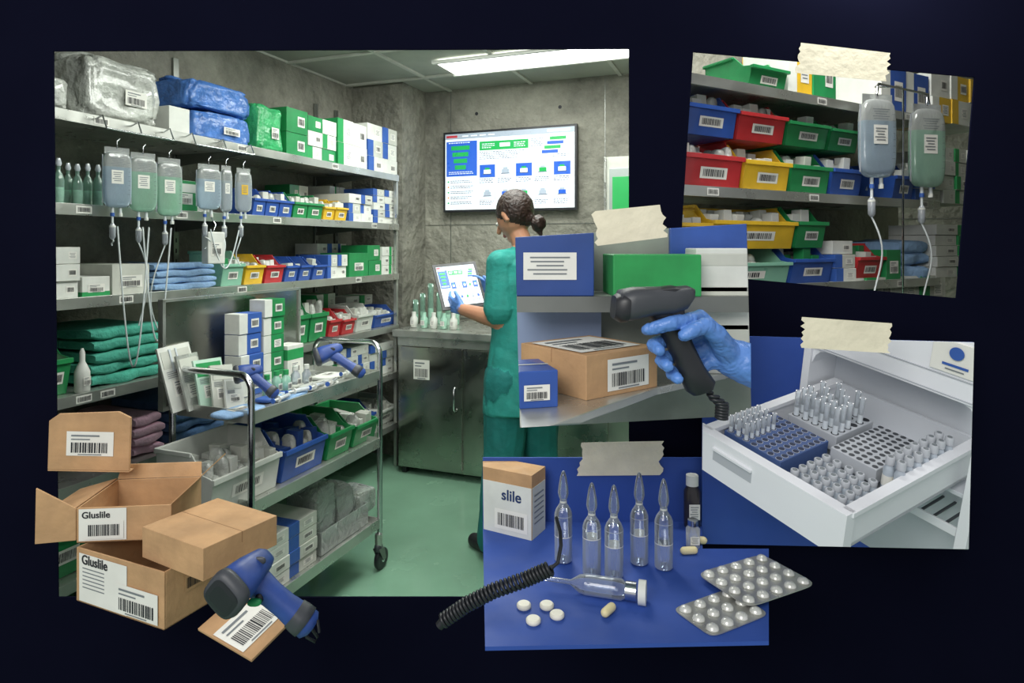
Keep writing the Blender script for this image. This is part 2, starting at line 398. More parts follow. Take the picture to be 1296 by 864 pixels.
m.obj('ceiling_grid',(0,0,0),K.ang)
m=MB();m.box(-1.75,-.2,3.37,3.64,2.475,2.486,ledm);m.box(-1.77,-.18,3.35,3.37,2.47,2.487,white);m.box(-1.77,-.18,3.64,3.66,2.47,2.487,white)
m.obj('ceiling_light_panel',(0,0,0),K.ang)
# ================= shelving
LZ=[1.85,1.54,1.225,.90,.602,.28]
m=MB()
for z in LZ:
    m.box(.85,3.58,2.133,2.58,z-.012,z-.001,steel)
    m.box(.85,3.58,2.125,2.137,z-.034,z+.004,steel)
    for a in (1.25,2.3,3.35): m.prism([(a,2.15,z-.012),(a,2.59,z-.012),(a,2.59,z-.07),(a,2.15,z-.03)],(.006,0,0),steeld)
for a in (1.25,2.3,3.35,3.56):
    m.box(a-.014,a+.016,2.585,2.6,0.0,2.3,steeld)
    for k in range(40): m.box(a-.003,a+.004,2.5835,2.5855,.12+k*.05,.14+k*.05,ink)
m.box(3.565,3.585,2.135,2.155,0,1.86,steel);m.box(.85,.87,2.135,2.155,0,1.86,steel)
for z,pxs in ((LZ[0],(118,300,420)),(LZ[1],(95,222,345,470)),(LZ[2],(150,300,450)),(LZ[3],(95,126,420)),(LZ[4],(250,300))):
    for px in pxs:
        a=L.a(px,2.125);m.label((a+.03,2.1245,z-.015),(1,0,0),(0,0,1),(0,-1,0),.055,.026,txt=False)
m.obj('shelving_unit',(0,0,0),L.ang,.0008)
WB=[(white,bluep),(white,None),(offw,bluep)];WG=[(white,greenp),(green,None),(white,None)];WW=[(white,None),(offw,greenp)]
B=2.165
def S(k,l,x0,x1,py,name,**kw): return item(L,k,LZ[l]+.0005,x0,x1,py,kw.pop('b',B),name,**kw)
S(g_bag,0,40,92,92,'wrapped_supply_bag',mat=plas2,seed=1,depth=.3,label=False)
S(g_bag,0,108,208,76,'wrapped_supply_bag',mat=plas2,seed=4,depth=.34)
S(g_box,0,214,240,136,'supply_box',label=False)
S(g_bag,0,246,320,143,'blue_wrapped_pack',mat=bwrap,seed=2,depth=.34)
item(L,g_bag,L.z(280,142,B),240,322,106,B,'blue_wrapped_pack',mat=bwrap,seed=9,depth=.34,label=False)
S(g_bag,0,327,360,134,'green_wrapped_pack',mat=gwrap,seed=5)
S(g_stack,0,363,390,138,'supply_box_stack',nx=1,nz=2,cols=[(green,None)])
S(g_stack,0,391,427,150,'supply_box_stack',nx=2,nz=3,cols=WG)
S(g_stack,0,428,466,154,'supply_box_stack',nx=2,nz=2,cols=[(white,greenp),(white,None)])
S(g_stack,0,467,503,160,'supply_box_stack',nx=2,nz=3,cols=WB)
S(g_box,1,216,250,228,'supply_box',body=green,band=white)
S(g_stack,1,251,268,236,'supply_box_stack',nx=1,nz=2,cols=WW)
for x0,x1,py,c in ((322,337,238,blue),(338,354,240,blue),(355,371,242,blue),(373,390,244,green),(391,409,246,green)):
    S(g_bin,1,x0,x1,py,'storage_bin',mat=c,fill=[white,offw],depth=.17)
S(g_bin,1,411,424,252,'storage_bin',mat=yellow,fill=[white],depth=.17);S(g_bin,1,426,440,253,'storage_bin',mat=yellow,fill=[white],depth=.17)
S(g_stack,1,368,392,234,'supply_box_stack',nx=2,nz=2,cols=[(green,None),(white,None)],b=2.38,depth=.18)
S(g_stack,1,418,438,236,'supply_box_stack',nx=3,nz=3,cols=WW,b=2.38,depth=.18)
S(g_stack,1,442,472,246,'supply_box_stack',nx=2,nz=3,cols=WB)
S(g_stack,1,474,502,240,'supply_box_stack',nx=2,nz=5,cols=WB)
for i,px in enumerate((74,86,98,111,124)):
    mm=MB();h=.155-.006*(i%3)
    mm.lathe([(.004,0),(.017,.002),(.017,h*.38)],pgreen,n=16,cap=False)
    mm.lathe([(.017,h*.38),(.017,h*.55),(.012,h*.66),(.006,h*.74),(.006,h*.86),(.009,h*.9),(.004,h)],glassg,n=16,cap0=False)
    mm.lathe([(.0068,h*.84),(.0098,h*.9),(.006,h*1.01)],pglass,n=10)
    a=L.a(px,B+.02+.05*(i%2));mm.obj('glass_bottle',L.w(a,B+.02+.05*(i%2),LZ[1]))
S(g_stack,2,70,102,312,'supply_box_stack',nx=1,nz=3,cols=WW);S(g_box,2,104,139,350,'supply_box',bot=greenp)
S(g_box,2,142,189,334,'supply_box',body=offw)
S(g_cloth,2,196,276,333,'folded_blue_cloths',mat=bcloth,n=4)
S(g_bin,2,283,309,318,'storage_bin',mat=clearg,fill=[white,green],depth=.2)
S(g_bin,2,312,335,322,'storage_bin',mat=yellow,fill=[white],depth=.2);S(g_bin,2,338,360,323,'storage_bin',mat=red,fill=[white],depth=.2)
for x0,x1 in ((363,378),(381,395),(398,413)): S(g_bin,2,x0,x1,325,'storage_bin',mat=blue,fill=[white,offw],depth=.2)
S(g_stack,2,416,440,322,'supply_box_stack',nx=2,nz=2,cols=WB,depth=.2);S(g_box,2,442,466,320,'supply_box',body=green,depth=.2)
S(g_stack,2,467,483,310,'supply_box_stack',nx=1,nz=2,cols=[(green,None)],depth=.2);S(g_stack,2,484,502,312,'supply_box_stack',nx=2,nz=3,cols=WW,depth=.2)
S(g_stack,2,403,440,308,'supply_box_stack',nx=3,nz=3,cols=WB,b=2.4,depth=.17)
S(g_bin,3,60,91,428,'storage_bin',mat=green,fill=[white],depth=.3)
mm=MB();mm.lathe([(.02,0),(.024,.004),(.024,.07),(.016,.09),(.009,.105),(.009,.135),(.004,.15)],white,n=16);mm.label((0,-.0245,.04),(1,0,0),(0,0,1),(0,-1,0),.026,.03)
mm.obj('spray_bottle',L.w(L.a(104,B),B,LZ[3]),L.ang)
S(g_cloth,3,120,211,412,'folded_teal_towels',mat=teal,n=5,depth=.36)
for x0,x1,py,c in ((373,392,378,green),(394,415,376,green),(418,432,392,red),(435,450,393,red),(453,473,386,binw),(476,502,388,blue)):
    S(g_bin,3,x0,x1,py,'storage_bin',mat=c,fill=[white,offw],depth=.2)
S(g_stack,3,395,425,372,'supply_box_stack',nx=2,nz=2,cols=WG,b=2.42,depth=.15);S(g_stack,3,440,472,374,'supply_box_stack',nx=2,nz=3,cols=WW,b=2.42,depth=.15)
S(g_cloth,4,172,212,525,'folded_pink_towels',mat=pcloth,n=4,depth=.34)
S(g_cloth,4,218,290,500,'folded_denim_towels',mat=dcloth,n=4,depth=.36)
S(g_stack,4,441,468,438,'supply_box_stack',nx=2,nz=4,cols=WB);S(g_stack,4,470,499,434,'supply_box_stack',nx=2,nz=4,cols=WB)
S(g_stack,4,405,439,445,'supply_box_stack',nx=2,nz=3,cols=WW)
S(g_bin,5,55,118,640,'storage_bin',mat=green,fill=[white]);S(g_box,5,124,220,600,'supply_box',body=navy)
for x0,x1,c in ((380,418,blue),(422,449,green),(453,475,blue),(478,502,binw)): S(g_bin,5,x0,x1,505+(480-x0)*.25,'storage_bin',mat=c,fill=[white,offw])
m=MB()
for px0,px1 in ((135,220),(248,322)):
    a0=L.a(px0,2.07);a1=L.a(px1,2.07);z=LZ[0]-.045
    m.tube([(a0,2.07,z),(a1,2.07,z)],.004,chrome)
    for a in (a0,a1,(a0+a1)/2): m.tube([(a,2.123,LZ[0]-.01),(a,2.09,LZ[0]-.0),(a,2.07,z)],.003,chrome)
m.obj('iv_rail',(0,0,0),L.ang)
def LT(px,b,z): return Matrix.Translation(L.w(L.a(px,b),b,z))@Matrix.Rotation(L.ang-.35,4,'Z')
for px,lq,w,h,tb,sw,z,cc in ((148,liqb,.088,.195,.02,0,1.775,None),(181,liqg,.092,.2,.30,.03,1.77,None),(214,liqg,.090,.205,.36,-.05,1.765,None),(264,liqb,.096,.17,.05,.02,1.765,None),(286,liqw,.045,.18,.12,.0,1.77,None),(308,liqw,.068,.175,.12,-.02,1.77,yellow)):
    iv_bag(LT(px,2.07,z-.045),'iv_bag',lq,w,h,tb,cc,sw)
m=MB();zz=LZ[1]-.04;m.box(-.035,.035,-.03,.03,-.17,-.04,white);m.label((0,-.031,-.11),(1,0,0),(0,0,1),(0,-1,0),.045,.055);m.tube([(0,0,-.04),(.01,0,-.01),(0,.02,.02)],.003,chrome)
m.obj('infusion_monitor',T=LT(270,2.08,zz),bevel=.004)
m=MB()
for k,(p0,p1,dz) in enumerate(((178,214,.52),(146,186,.62),(264,300,.2))):
    a0=L.a(p0,2.06);a1=L.a(p1,2.06);pts=[]
    for i in range(20):
        t=i/19;pts.append((a0+(a1-a0)*t,2.05,1.47-math.sin(math.pi*t)*dz*.8))
    m.tube(pts,.003,tubem,6)
m.obj('iv_tubing',(0,0,0),L.ang)
# ================= cart
m=MB();a0,a1,b0,b1=1.65,2.39,1.52,1.86
for z in (.845,.553,.205):
    m.box(a0,a1,b0,b1,z-.012,z,steel)
    for q in ((a0,a1,b0-.006,b0),(a0,a1,b1,b1+.006),(a0-.006,a0,b0,b1),(a1,a1+.006,b0,b1)): m.box(q[0],q[1],q[2],q[3],z-.02,z+.022,steel)
for a in (a0-.01,a1+.01):
    zt=.985;pts=[(a,b0,.13),(a,b0,zt-.05)]
    for k in range(6):
        t=math.pi/2*k/5;pts.append((a,b0+.05*(1-math.cos(t)),zt-.05+.05*math.sin(t)))
    pts2=[(p[0],b0+b1-p[1],p[2]) for p in pts][::-1]
    m.tube(pts+pts2,.0115,chrome,12)
for a in (a0,a1):
    for b in (b0,b1):
        m.tube([(a,b,.16),(a,b,.10)],.016,steel);m.sel((a,b,.1),(.02,.016,.02),.7,dgrey,12,8)
        for s in (-.014,.014): m.prism([(a-.02,b+s,.10),(a+.02,b+s,.10),(a+.035,b+s,.045),(a+.015,b+s,.04)],(0,.003 if s>0 else -.003,0),steeld)
        rs=[]
        for yy,rr in ((-.011,.036),(-.008,.045),(.008,.045),(.011,.036)):
            rs.append([(a+.02+rr*math.cos(2*math.pi*i/20),b+yy,.0455+rr*math.sin(2*math.pi*i/20)) for i in range(20)])
        m.rings(rs,black)
        m.tube([(a+.02,b-.013,.045),(a+.02,b+.013,.045)],.014,chrome)
m.box(1.6,2.3,1.866,1.878,.86,1.22,cabm);m.box(1.6,2.3,1.858,1.88,1.212,1.222,steel);m.box(1.6,1.612,1.858,1.88,.86,1.22,steel);m.box(2.29,2.3,1.858,1.88,.86,1.22,steel)
m.box(1.6,2.3,1.858,1.88,.845,.862,steel)
m.obj('utility_cart',(0,0,0),L.ang,.001)
TZ=.846
def C(k,z,x0,x1,py,b,name,**kw): return item(L,k,z,x0,x1,py,b,name,**kw)
C(g_stack,TZ,305,334,396,1.75,'supply_box_stack',nx=1,nz=4,cols=[(bluep,white),(white,bluep)],depth=.08)
C(g_stack,TZ,336,362,378,1.75,'supply_box_stack',nx=1,nz=5,cols=[(green,white),(white,greenp)],depth=.08)
C(g_box,TZ,364,384,436,1.75,'supply_box',depth=.08,band=greenp)
mint=M('mint_pack',(192,222,204),.4)
for k,(px,hh,w,lm,rz) in enumerate(((232,.22,.13,white,0),(252,.19,.10,plas2,.12),(268,.17,.12,mint,0),(284,.15,.09,offw,-.1),(300,.10,.08,white,0))):
    mm=MB();mm.box(0,w,-.004,.004,0,hh,lm);mm.box(.008,w-.008,-.0055,-.004,hh*.66,hh*.93,greenp if k==2 else offw)
    mm.label((w*.5,-.0042,hh*.35),(1,0,0),(0,0,1),(0,-1,0),w*.6,hh*.26,code=k!=1)
    for j in range(4): mm.rect((w*.3,-.0058,hh*(.52+.03*j)),(1,0,0),(0,0,1),w*.4,.002,greyink)
    if k==0: mm.box(w*.3,w*.36,-.009,-.005,hh*.6,hh*.95,pglass);mm.box(w*.5,w*.54,-.009,-.005,hh*.6,hh*.95,pglass)
    b=1.80-k*.03;a=L.a(px-14,b);T=Matrix.Translation(L.w(a,b,TZ+.002))@Matrix.Rotation(L.ang+rz,4,'Z')@Matrix.Rotation(-.28,4,'X')@Matrix.Rotation(.05*(k-1),4,'Y')
    mm.obj('sterile_pack',T=T)
for k,px in enumerate((338,350,362,374,388)):
    mm=MB();h=.085
    mm.lathe([(.014,0),(.018,.003),(.018,h*.6),(.009,h*.75),(.009,h*.95)],pgreen if k<3 else glasse,n=14);mm.lathe([(.0105,h*.8),(.0105,h)],greenp if k<3 else white,n=12);mm.label((0,-.0183,h*.3),(1,0,0),(0,0,1),(0,-1,0),.022,.026,txt=False)
    b=1.67+.02*(k%2);mm.obj('medicine_bottle',L.w(L.a(px,b),b,TZ),L.ang)
for k,(px,b,w,d,cc) in enumerate(((300,1.56,.17,.10,bcloth),(350,1.60,.16,.07,bluep),(375,1.55,.15,.08,bcloth),(408,1.57,.16,.09,white),(425,1.64,.14,.09,white),(385,1.66,.12,.08,offw))):
    mm=MB();mm.sel((w/2,d/2,.008),(w/2,d/2,.008),.4,cc,20,8,.003,seed=k)
    mm.label((w*.5,d*.5,.0165),(1,0,0),(0,1,0),(0,0,1),w*.4,d*.4);mm.obj('sterile_packet',L.w(L.a(px-12,b),b,TZ),L.ang+.1*(k%3-1))
for k,(px,b,rz) in enumerate(((352,1.545,.15),(372,1.575,-.2),(398,1.56,.1),(418,1.545,.3),(438,1.60,-.1))):
    mm=MB();T=Matrix.Translation(L.w(L.a(px,b),b,TZ+.026))@Matrix.Rotation(L.ang+rz,4,'Z')@Matrix.Rotation(math.pi/2,4,'Y')
    mm.lathe([(.0075,0),(.0075,.065),(.003,.07),(.002,.078)],pglass,n=12);mm.lathe([(.012,-.001),(.012,.002)],white,n=12);mm.lathe([(.004,-.03),(.004,.0)],white,n=8);mm.lathe([(.009,-.033),(.009,-.03)],bluep,n=12);mm.lathe([(.0012,.078),(.0012,.1)],chrome,n=6)
    mm.obj('syringe',T=T)
m=MB();y=2.2;gun(m,P(299,474,y),P(332,468,y+.04),P(318,474,y+.02),P(350,500,y+.02),.027,.018,scblue,dgrey);m.obj('barcode_scanner')
m=MB();y=2.5;gun(m,P(401,452,y),P(433,440,y+.04),P(420,448,y+.02),P(460,474,y+.02),.032,.02,scblue,dgrey);m.obj('barcode_scanner')
C(g_bin,.554,270,355,562,1.56,'storage_bin',mat=binw,fill=[white,offw],depth=.24)
C(g_bin,.554,362,413,538,1.56,'storage_bin',mat=blue,fill=[navy],depth=.26)
C(g_bin,.554,419,447,525,1.56,'storage_bin',mat=green,fill=[white,green],depth=.26)
C(g_bin,.554,452,479,518,1.56,'storage_bin',mat=green,fill=[white,offw],depth=.26)
C(g_stack,.206,328,404,668,1.55,'supply_pack_stack',nx=2,nz=4,cols=[(white,None),(offw,bluep)],depth=.2)
for k,(x0,x1) in enumerate(((400,428),(428,452),(452,478))):
    C(g_bag,.23,x0,x1,612+k*4,1.58,'clear_supply_bag',mat=plas,seed=k*3,inner=offw,depth=.16,label=False)
m=MB();w=.32
for q in ((0,w,0,.003,0,.09),(0,w,.2,.203,0,.09),(0,.003,0,.2,0,.09),(w-.003,w,0,.2,0,.09),(0,w,0,.2,0,.003)): m.box(*q,plas)
m.obj('clear_tray',L.w(2.05,1.56,.207),L.ang)
# ================= steel cabinet
m=MB();m.box(-2.07,-.32,3.48,4.05,.04,.84,cabm);m.box(-2.10,-.32,3.455,4.06,.845,.885,steel);m.box(-2.07,-.32,3.47,3.49,.79,.845,steel)
for a in (-2.05,-1.61,-1.17,-.73): m.box(a,a+.42,3.465,3.482,.06,.785,cabm)
for a in (-1.67,-1.13): m.tube([(a,3.455,.42),(a,3.44,.43),(a,3.44,.55),(a,3.455,.56)],.006,chrome)
for a in (-2.05,-.36): m.box(a,a+.03,3.49,3.52,0,.05,black)
m.label((-1.9,3.4645,.65),(1,0,0),(0,0,1),(0,-1,0),.11,.12);m.obj('steel_cabinet',(0,0,0),K.ang,.002)
def KB(px,b,z): return K.w(K.a(px,b),b,z)
for k,(px,h) in enumerate(((526,.16),(535,.20),(545,.27),(556,.21),(567,.18),(578,.2))):
    mm=MB();mm.lathe([(.014,0),(.019,.004),(.019,h*.4)],pgreen,n=16,cap=False);mm.lathe([(.019,h*.4),(.019,h*.97),(.022,h)],glassg,n=16,cap=False)
    mm.obj('glass_cylinder',KB(px,3.78+.05*(k%2),.886))
for k,px in enumerate((524,537,549,562,574)):
    mm=MB();mm.lathe([(.016,0),(.024,.003),(.024,.06),(.013,.075),(.013,.1)],white if k%2==0 else pgreen,n=14);mm.label((0,-.0245,.035),(1,0,0),(0,0,1),(0,-1,0),.026,.03,code=False)
    mm.obj('reagent_bottle',KB(px,3.6,.886),K.ang)
# ================= TV
a0,a1,z0,z1=-2.021,-1.067,1.638,2.19
m=MB();m.box(a0,a1,4.0,4.035,z0,z1,black);m.box(a0+.25,a1-.25,4.035,4.065,z0+.15,z1-.15,dgrey)
def sr(x0,x1,y0,y1,mat,e=.001):
    W=a1-a0-.03;H=z1-z0-.03
    m.box(a0+.015+W*x0,a0+.015+W*x1,4.0-e,4.0-e+.0005,z1-.015-H*y1,z1-.015-H*y0,mat)
sro=M('screen_orange',(220,150,60),.3,emit=.3);srr=M('screen_red',(190,60,70),.3,emit=.3);srd=M('screen_text',(90,100,120),.3,emit=.2)
def screen(sr):
    rr=random.Random(3)
    def para(x,y,w,n,st=.022,h=.007,e=.003,mat=None):
        for k in range(n):
            xx=x
            while xx<x+w*rr.uniform(.7,1):
                ww=rr.uniform(.008,.022);sr(xx,min(xx+ww,x+w),y+st*k,y+st*k+h,mat or srd,e);xx+=ww+.005
    sr(0,1,0,1,scrw);sr(0,1,0,.07,scrgy,.002);sr(.01,.10,.02,.05,srr,.003)
    for k in range(4): sr(.14+.07*k,.19+.07*k,.028,.042,scrw,.003)
    sr(.8,.97,.02,.05,scrw,.003)
    sr(.01,.26,.10,.56,scrb,.002);para(.03,.115,.18,1,.02,.01,.003,scrw)
    for k in range(4): sr(.05+.01*k,.2-.01*k,.16+.085*k,.215+.085*k,scrg,.003)
    para(.03,.50,.2,2,.022,.008,.003,scrw)
    sr(.28,.66,.12,.235,scrg,.002);sr(.44,.52,.15,.2,scrw,.003);para(.30,.15,.1,3,.024,.01,.003,scrw);para(.55,.15,.09,3,.024,.01,.003,scrw)
    for k in range(4): sr(.82-.02*k,.94-.02*k,.11+.055*k,.15+.055*k,scrg if k%2==0 else scrb,.003)
    para(.68,.12,.09,5);para(.28,.255,.36,5);para(.84,.33,.13,2)
    for i in range(5):
        for j in range(2):
            x=.28+.142*i;y=.42+.285*j
            sr(x,x+.125,y,y+.17,scrgy,.002);c=(i*2+j)%4==0;sr(x+.003,x+.122,y+.005,y+.165,scrb if c else scrw,.003)
            # little product sketch
            sr(x+.035,x+.09,y+.07,y+.12,[scrg,scrgy,scrb][(i+j)%3] if not c else scrw,.004);sr(x+.045,x+.08,y+.045,y+.07,scrgy if not c else scrg,.004);sr(x+.028,x+.097,y+.12,y+.13,srd,.004)
            para(x,y+.185,.115,3,.022,.008)
    for k in range(5):
        sr(.02,.032,.62+.07*k,.64+.07*k,sro if k%2 else scrg,.002);para(.045,.615+.07*k,.19,2,.022,.008)
screen(sr);m.obj('wall_monitor',(0,0,0),K.ang)
m=MB();ax=K.a(765,3.75);m.box(ax,ax+.6,3.75,4.06,0,1.93,offw);m.box(ax+.03,ax+.57,3.742,3.752,.1,1.86,M('frame_steel',(160,168,165),.4,metal=.5))
m.box(ax+.05,ax+.55,3.735,3.745,.14,1.81,M('door_green_glow',(30,160,80),.4,emit=.12));m.box(ax+.0,ax+.012,3.735,3.75,0,1.93,steel);m.tube([(ax+.03,3.73,1.0),(ax+.03,3.72,1.02),(ax+.03,3.72,1.2),(ax+.03,3.73,1.22)],.006,chrome)  # green cabinet door panel, given a faint glow though it is no light source
m.obj('supply_cabinet',(0,0,0),K.ang,.002)
# ================= implicit bodies
def cap_rings(p0,p1,r0,r1,n=14,fl=1.,up=None):
    p0=V(p0);p1=V(p1);t=(p1-p0).normalized();u=V(up) if up else (V((0,0,1)) if abs(t.z)<.9 else V((1,0,0)))
    u=(u-t*u.dot(t)).normalized();w=t.cross(u);rs=[]
    def ring(c,r): return [c+u*r*fl*math.cos(2*math.pi*k/n)+w*r*math.sin(2*math.pi*k/n) for k in range(n)]
    for k in range(1,5):
        q=math.pi/2*k/5;rs.append(ring(p0-t*r0*math.cos(q),r0*math.sin(q)))
    rs.append(ring(p0,r0));rs.append(ring(p1,r1))
    for k in range(4,0,-1):
        q=math.pi/2*k/5;rs.append(ring(p1+t*r1*math.cos(q),r1*math.sin(q)))
    return rs
def body(name,parts,vox,smooth=4,disp={}):
    allm=MB();trees=[];mats=[]
    for kind,mat,arg in parts:
        b=MB()
        if kind=='cap': b.rings(cap_rings(*arg),mat)
        elif kind=='loft': b.rings(arg,mat)
        elif kind=='ell': b.sel(*arg,mat)
        trees.append(BVHTree.FromPolygons([tuple(p) for p in b.v],b.f));mats.append(mat)
        allm.add(b.v,b.f,mat)
    o=allm.obj('tmp_'+name)
    r=o.modifiers.new('r','REMESH');r.mode='VOXEL';r.voxel_size=vox
    s=o.modifiers.new('s','SMOOTH');s.factor=.5;s.iterations=smooth
    bpy.context.view_layer.update();dg=bpy.context.evaluated_depsgraph_get()
    me=bpy.data.meshes.new_from_object(o.evaluated_get(dg));bpy.data.objects.remove(o)
    um=[]
    for x in mats:
        if x not in um: um.append(x)
    me.materials.clear()
    for x in um: me.materials.append(x)
    vm={}
    for p in me.polygons:
        best=1e9;k=0
        for i,t in enumerate(trees):
            d=t.find_nearest(p.center,best)
            if d[3] is not None and d[3]<best: best=d[3];k=i
        p.material_index=um.index(mats[k]);p.use_smooth=True
        if mats[k] in disp:
            for vi in p.vertices: vm[vi]=mats[k]
    nr=[v.normal.copy() for v in me.vertices]
    for vi,mt in vm.items():
        amp,sc,st=disp[mt];c=me.vertices[vi].co
        q=V((c.x*sc,c.y*sc,c.z*sc*st))
        n1=noise.noise(q+V((noise.noise(q*.5)*2,0,noise.noise(q*.7+V((9,0,0)))*1.5)))
        me.vertices[vi].co=c+nr[vi]*amp*(.4-2.2*max(0,.28-abs(n1)))
    ob=bpy.data.objects.new(name,me);bpy.context.collection.objects.link(ob);return ob
def chain(parts,pts,rs,mat,fl=1.,up=None,n=12):
    for i in range(len(pts)-1): parts.append(('cap',mat,(pts[i],pts[i+1],rs[i],rs[i+1],n,fl,up)))
f=V((-.65,.76,0)).normalized();l=V((-.76,-.65,0)).normalized()
def ring(c,rl,rf,n=28,tilt=0):
    c=V(c);return [c+l*rl*math.cos(2*math.pi*k/n)+f*rf*math.sin(2*math.pi*k/n)+V((0,0,tilt*math.sin(2*math.pi*k/n))) for k in range(n)]
pr=[]
pr.append(('loft',scrub,[ring((.045,2.96,.655),.196,.160),ring((.045,2.96,.75),.187,.150),ring((.048,2.96,.88),.172,.130),ring((.052,2.96,1.0),.160,.118),ring((.06,2.96,1.12),.168,.120),ring((.068,2.965,1.24),.178,.118),ring((.072,2.97,1.32),.172,.1),ring((.07,2.97,1.365),.125,.08),ring((.065,2.97,1.395),.068,.064)]))
SL=V((-.055,2.875,1.325));EL=V((-.052,2.865,1.07));WL=V((-.232,3.06,1.10));SR=V((.195,3.06,1.325));ER=V((.13,3.22,1.09));WR=V((-.09,3.235,1.165))
C0=V((.07,2.97,1.33))
chain(pr,[C0,SL],[.07,.062],scrub);chain(pr,[SL,SL.lerp(EL,.5),SL.lerp(EL,.80)],[.062,.066,.074],scrub)
chain(pr,[C0,SR],[.07,.062],scrub);chain(pr,[SR,SR.lerp(ER,.8)],[.062,.064],scrub)
chain(pr,[SL.lerp(EL,.5),EL,EL.lerp(WL,.35),WL],[.044,.040,.041,.029],skin)
chain(pr,[SR.lerp(ER,.5),ER,WR],[.044,.040,.028],skin)
H=V((.008,3.005,1.540));hf=V((-.74,.42,-.60)).normalized()
hu=(V((0,0,1))-hf*hf.z).normalized();hl=hu.cross(hf)
chain(pr,[(.06,2.965,1.38),H+V((.016,-.012,-.06))],[.05,.048],skin)
pr.append(('ell',skin,(H,(.080,.082,.100),1.)))
chain(pr,[H+hf*.038-hu*.045,H+hf*.066-hu*.078],[.052,.022],skin)
chain(pr,[H+hf*.080+hu*.018,H+hf*.108-hu*.014],[.009,.0120],skin)
chain(pr,[H+hf*.084-hu*.043,H+hf*.090-hu*.046],[.012,.011],M('lips',(170,95,88),.5))
for s in (1,-1): chain(pr,[H+hl*.082*s+hu*.008,H+hl*.085*s-hu*.022],[.013,.010],skin)
pr.append(('ell',hair,(H-hf*.022+hu*.018,(.090,.092,.102),1.)))
chain(pr,[H-hf*.05+hu*.01,H-hf*.09+V((0,0,-.062))],[.07,.035],hair)
BN=V((.118,2.905,1.505))
for k in range(7):
    a=k*2*math.pi/7;chain(pr,[BN+l*.020*math.cos(a)+V((0,0,1))*.022*math.sin(a),BN-f*.014+l*.015*math.cos(a+.9)+V((0,0,1))*.017*math.sin(a+.9)],[.019,.017],hair)
chain(pr,[BN+V((0,0,-.02)),BN+V((.012,-.01,-.05))],[.018,.010],hair)
for s,foot,knee in ((1,V((-.09,2.9,.0)),V((-.035,2.91,.47))),(-1,V((.16,3.03,0)),V((.125,3.02,.47)))):
    hip=V((.045,2.96,.80))+l*.085*s
    chain(pr,[hip,knee,foot+V((0,0,.08))],[.110,.092,.07],scrub2)
    chain(pr,[foot+V((0,0,.05)),foot+V((0,0,.035))-f*.02,foot+f*.13+V((0,0,.03))],[.04,.036,.033],shoe)
def hand(parts,w,d,side,nrm,mat,curl=.5,s=1.,spread=.02,th=True):
    d=V(d).normalized();nrm=V(nrm).normalized();side=V(side);side=(side-d*side.dot(d)).normalized()
    w=V(w);kn=w+d*.085*s
    chain(parts,[w-d*.05*s,w+d*.01*s],[.031*s,.029*s],mat)
    for i,(ln,o) in enumerate(((.068,.030),(.075,.010),(.070,-.010),(.055,-.028))):
        k=kn+side*o*s-d*abs(o)*.25*s
        chain(parts,[w+side*o*.5*s,k],[.017*s,.0125*s],mat)
        dd=(d+side*o*spread*30*.3).normalized();p=k;a=0;pts=[k]
        for q in (.45,.32,.23):
            a+=curl*(.9 if q>.4 else 1.1);v=dd*math.cos(a)+nrm*math.sin(a);p=p+v*ln*q*s;pts.append(p)
        chain(parts,pts,[.0105*s,.0095*s,.0088*s,.0075*s],mat)
    if th:
        b=w+side*.022*s+d*.02*s
        chain(parts,[b,b+side*.028*s+d*.03*s+nrm*.008*s,b+side*.036*s+d*.058*s+nrm*.02*s],[.016*s,.012*s,.009*s],mat)
TLc,TRc,BLc,BRc=P(543,336,3.22),P(597,331,3.30),P(566,392,3.10),P(620,385,3.18)
tx=(TRc-TLc).normalized();ty=(TLc-BLc).normalized();tn=tx.cross(ty).normalized();ty=tn.cross(tx)
if tn.y>0: tn=-tn
hand(pr,WL,(BLc+tx*.02+ty*.03)-WL,V((0,-.2,1)),V((.3,.6,.5)),glove,.42,.95)
hand(pr,WR,V((-.35,.2,.25)),V((0,-.3,1)),V((-.6,-.5,0)),glove,.35,.95)
nurse=body('nurse_in_scrubs',pr,.0054,3,{scrub:(.0075,9.,.55),scrub2:(.007,9.,.4),hair:(.004,26,.7)})
m=MB()
for s in (1,-1): m.sel(H+hf*.073+hl*.032*s+hu*.010,(.011,.011,.009),1.,lab,12,8);m.sel(H+hf*.081+hl*.033*s+hu*.010,(.005,.005,.005),1.,ink,10,6)
e=m.obj('eyes');e.parent=nurse
m=MB();TW,TH=.228,.262;cen=(TLc+TRc+BLc+BRc)/4
TT=Matrix((( tx.x,ty.x,tx.cross(ty).x,cen.x),(tx.y,ty.y,tx.cross(ty).y,cen.y),(tx.z,ty.z,tx.cross(ty).z,cen.z),(0,0,0,1)))
m.box(-TW/2,TW/2,-TH/2,TH/2,-.008,0,black)
def sr2(x0,x1,y0,y1,mat,e=.001):
    W=TW-.03;Hh=TH-.035;m.box(-W/2+W*x0,-W/2+W*x1,Hh/2-Hh*y1,Hh/2-Hh*y0,e,e+.0004,mat)
screen(sr2);m.obj('tablet_computer',T=TT)
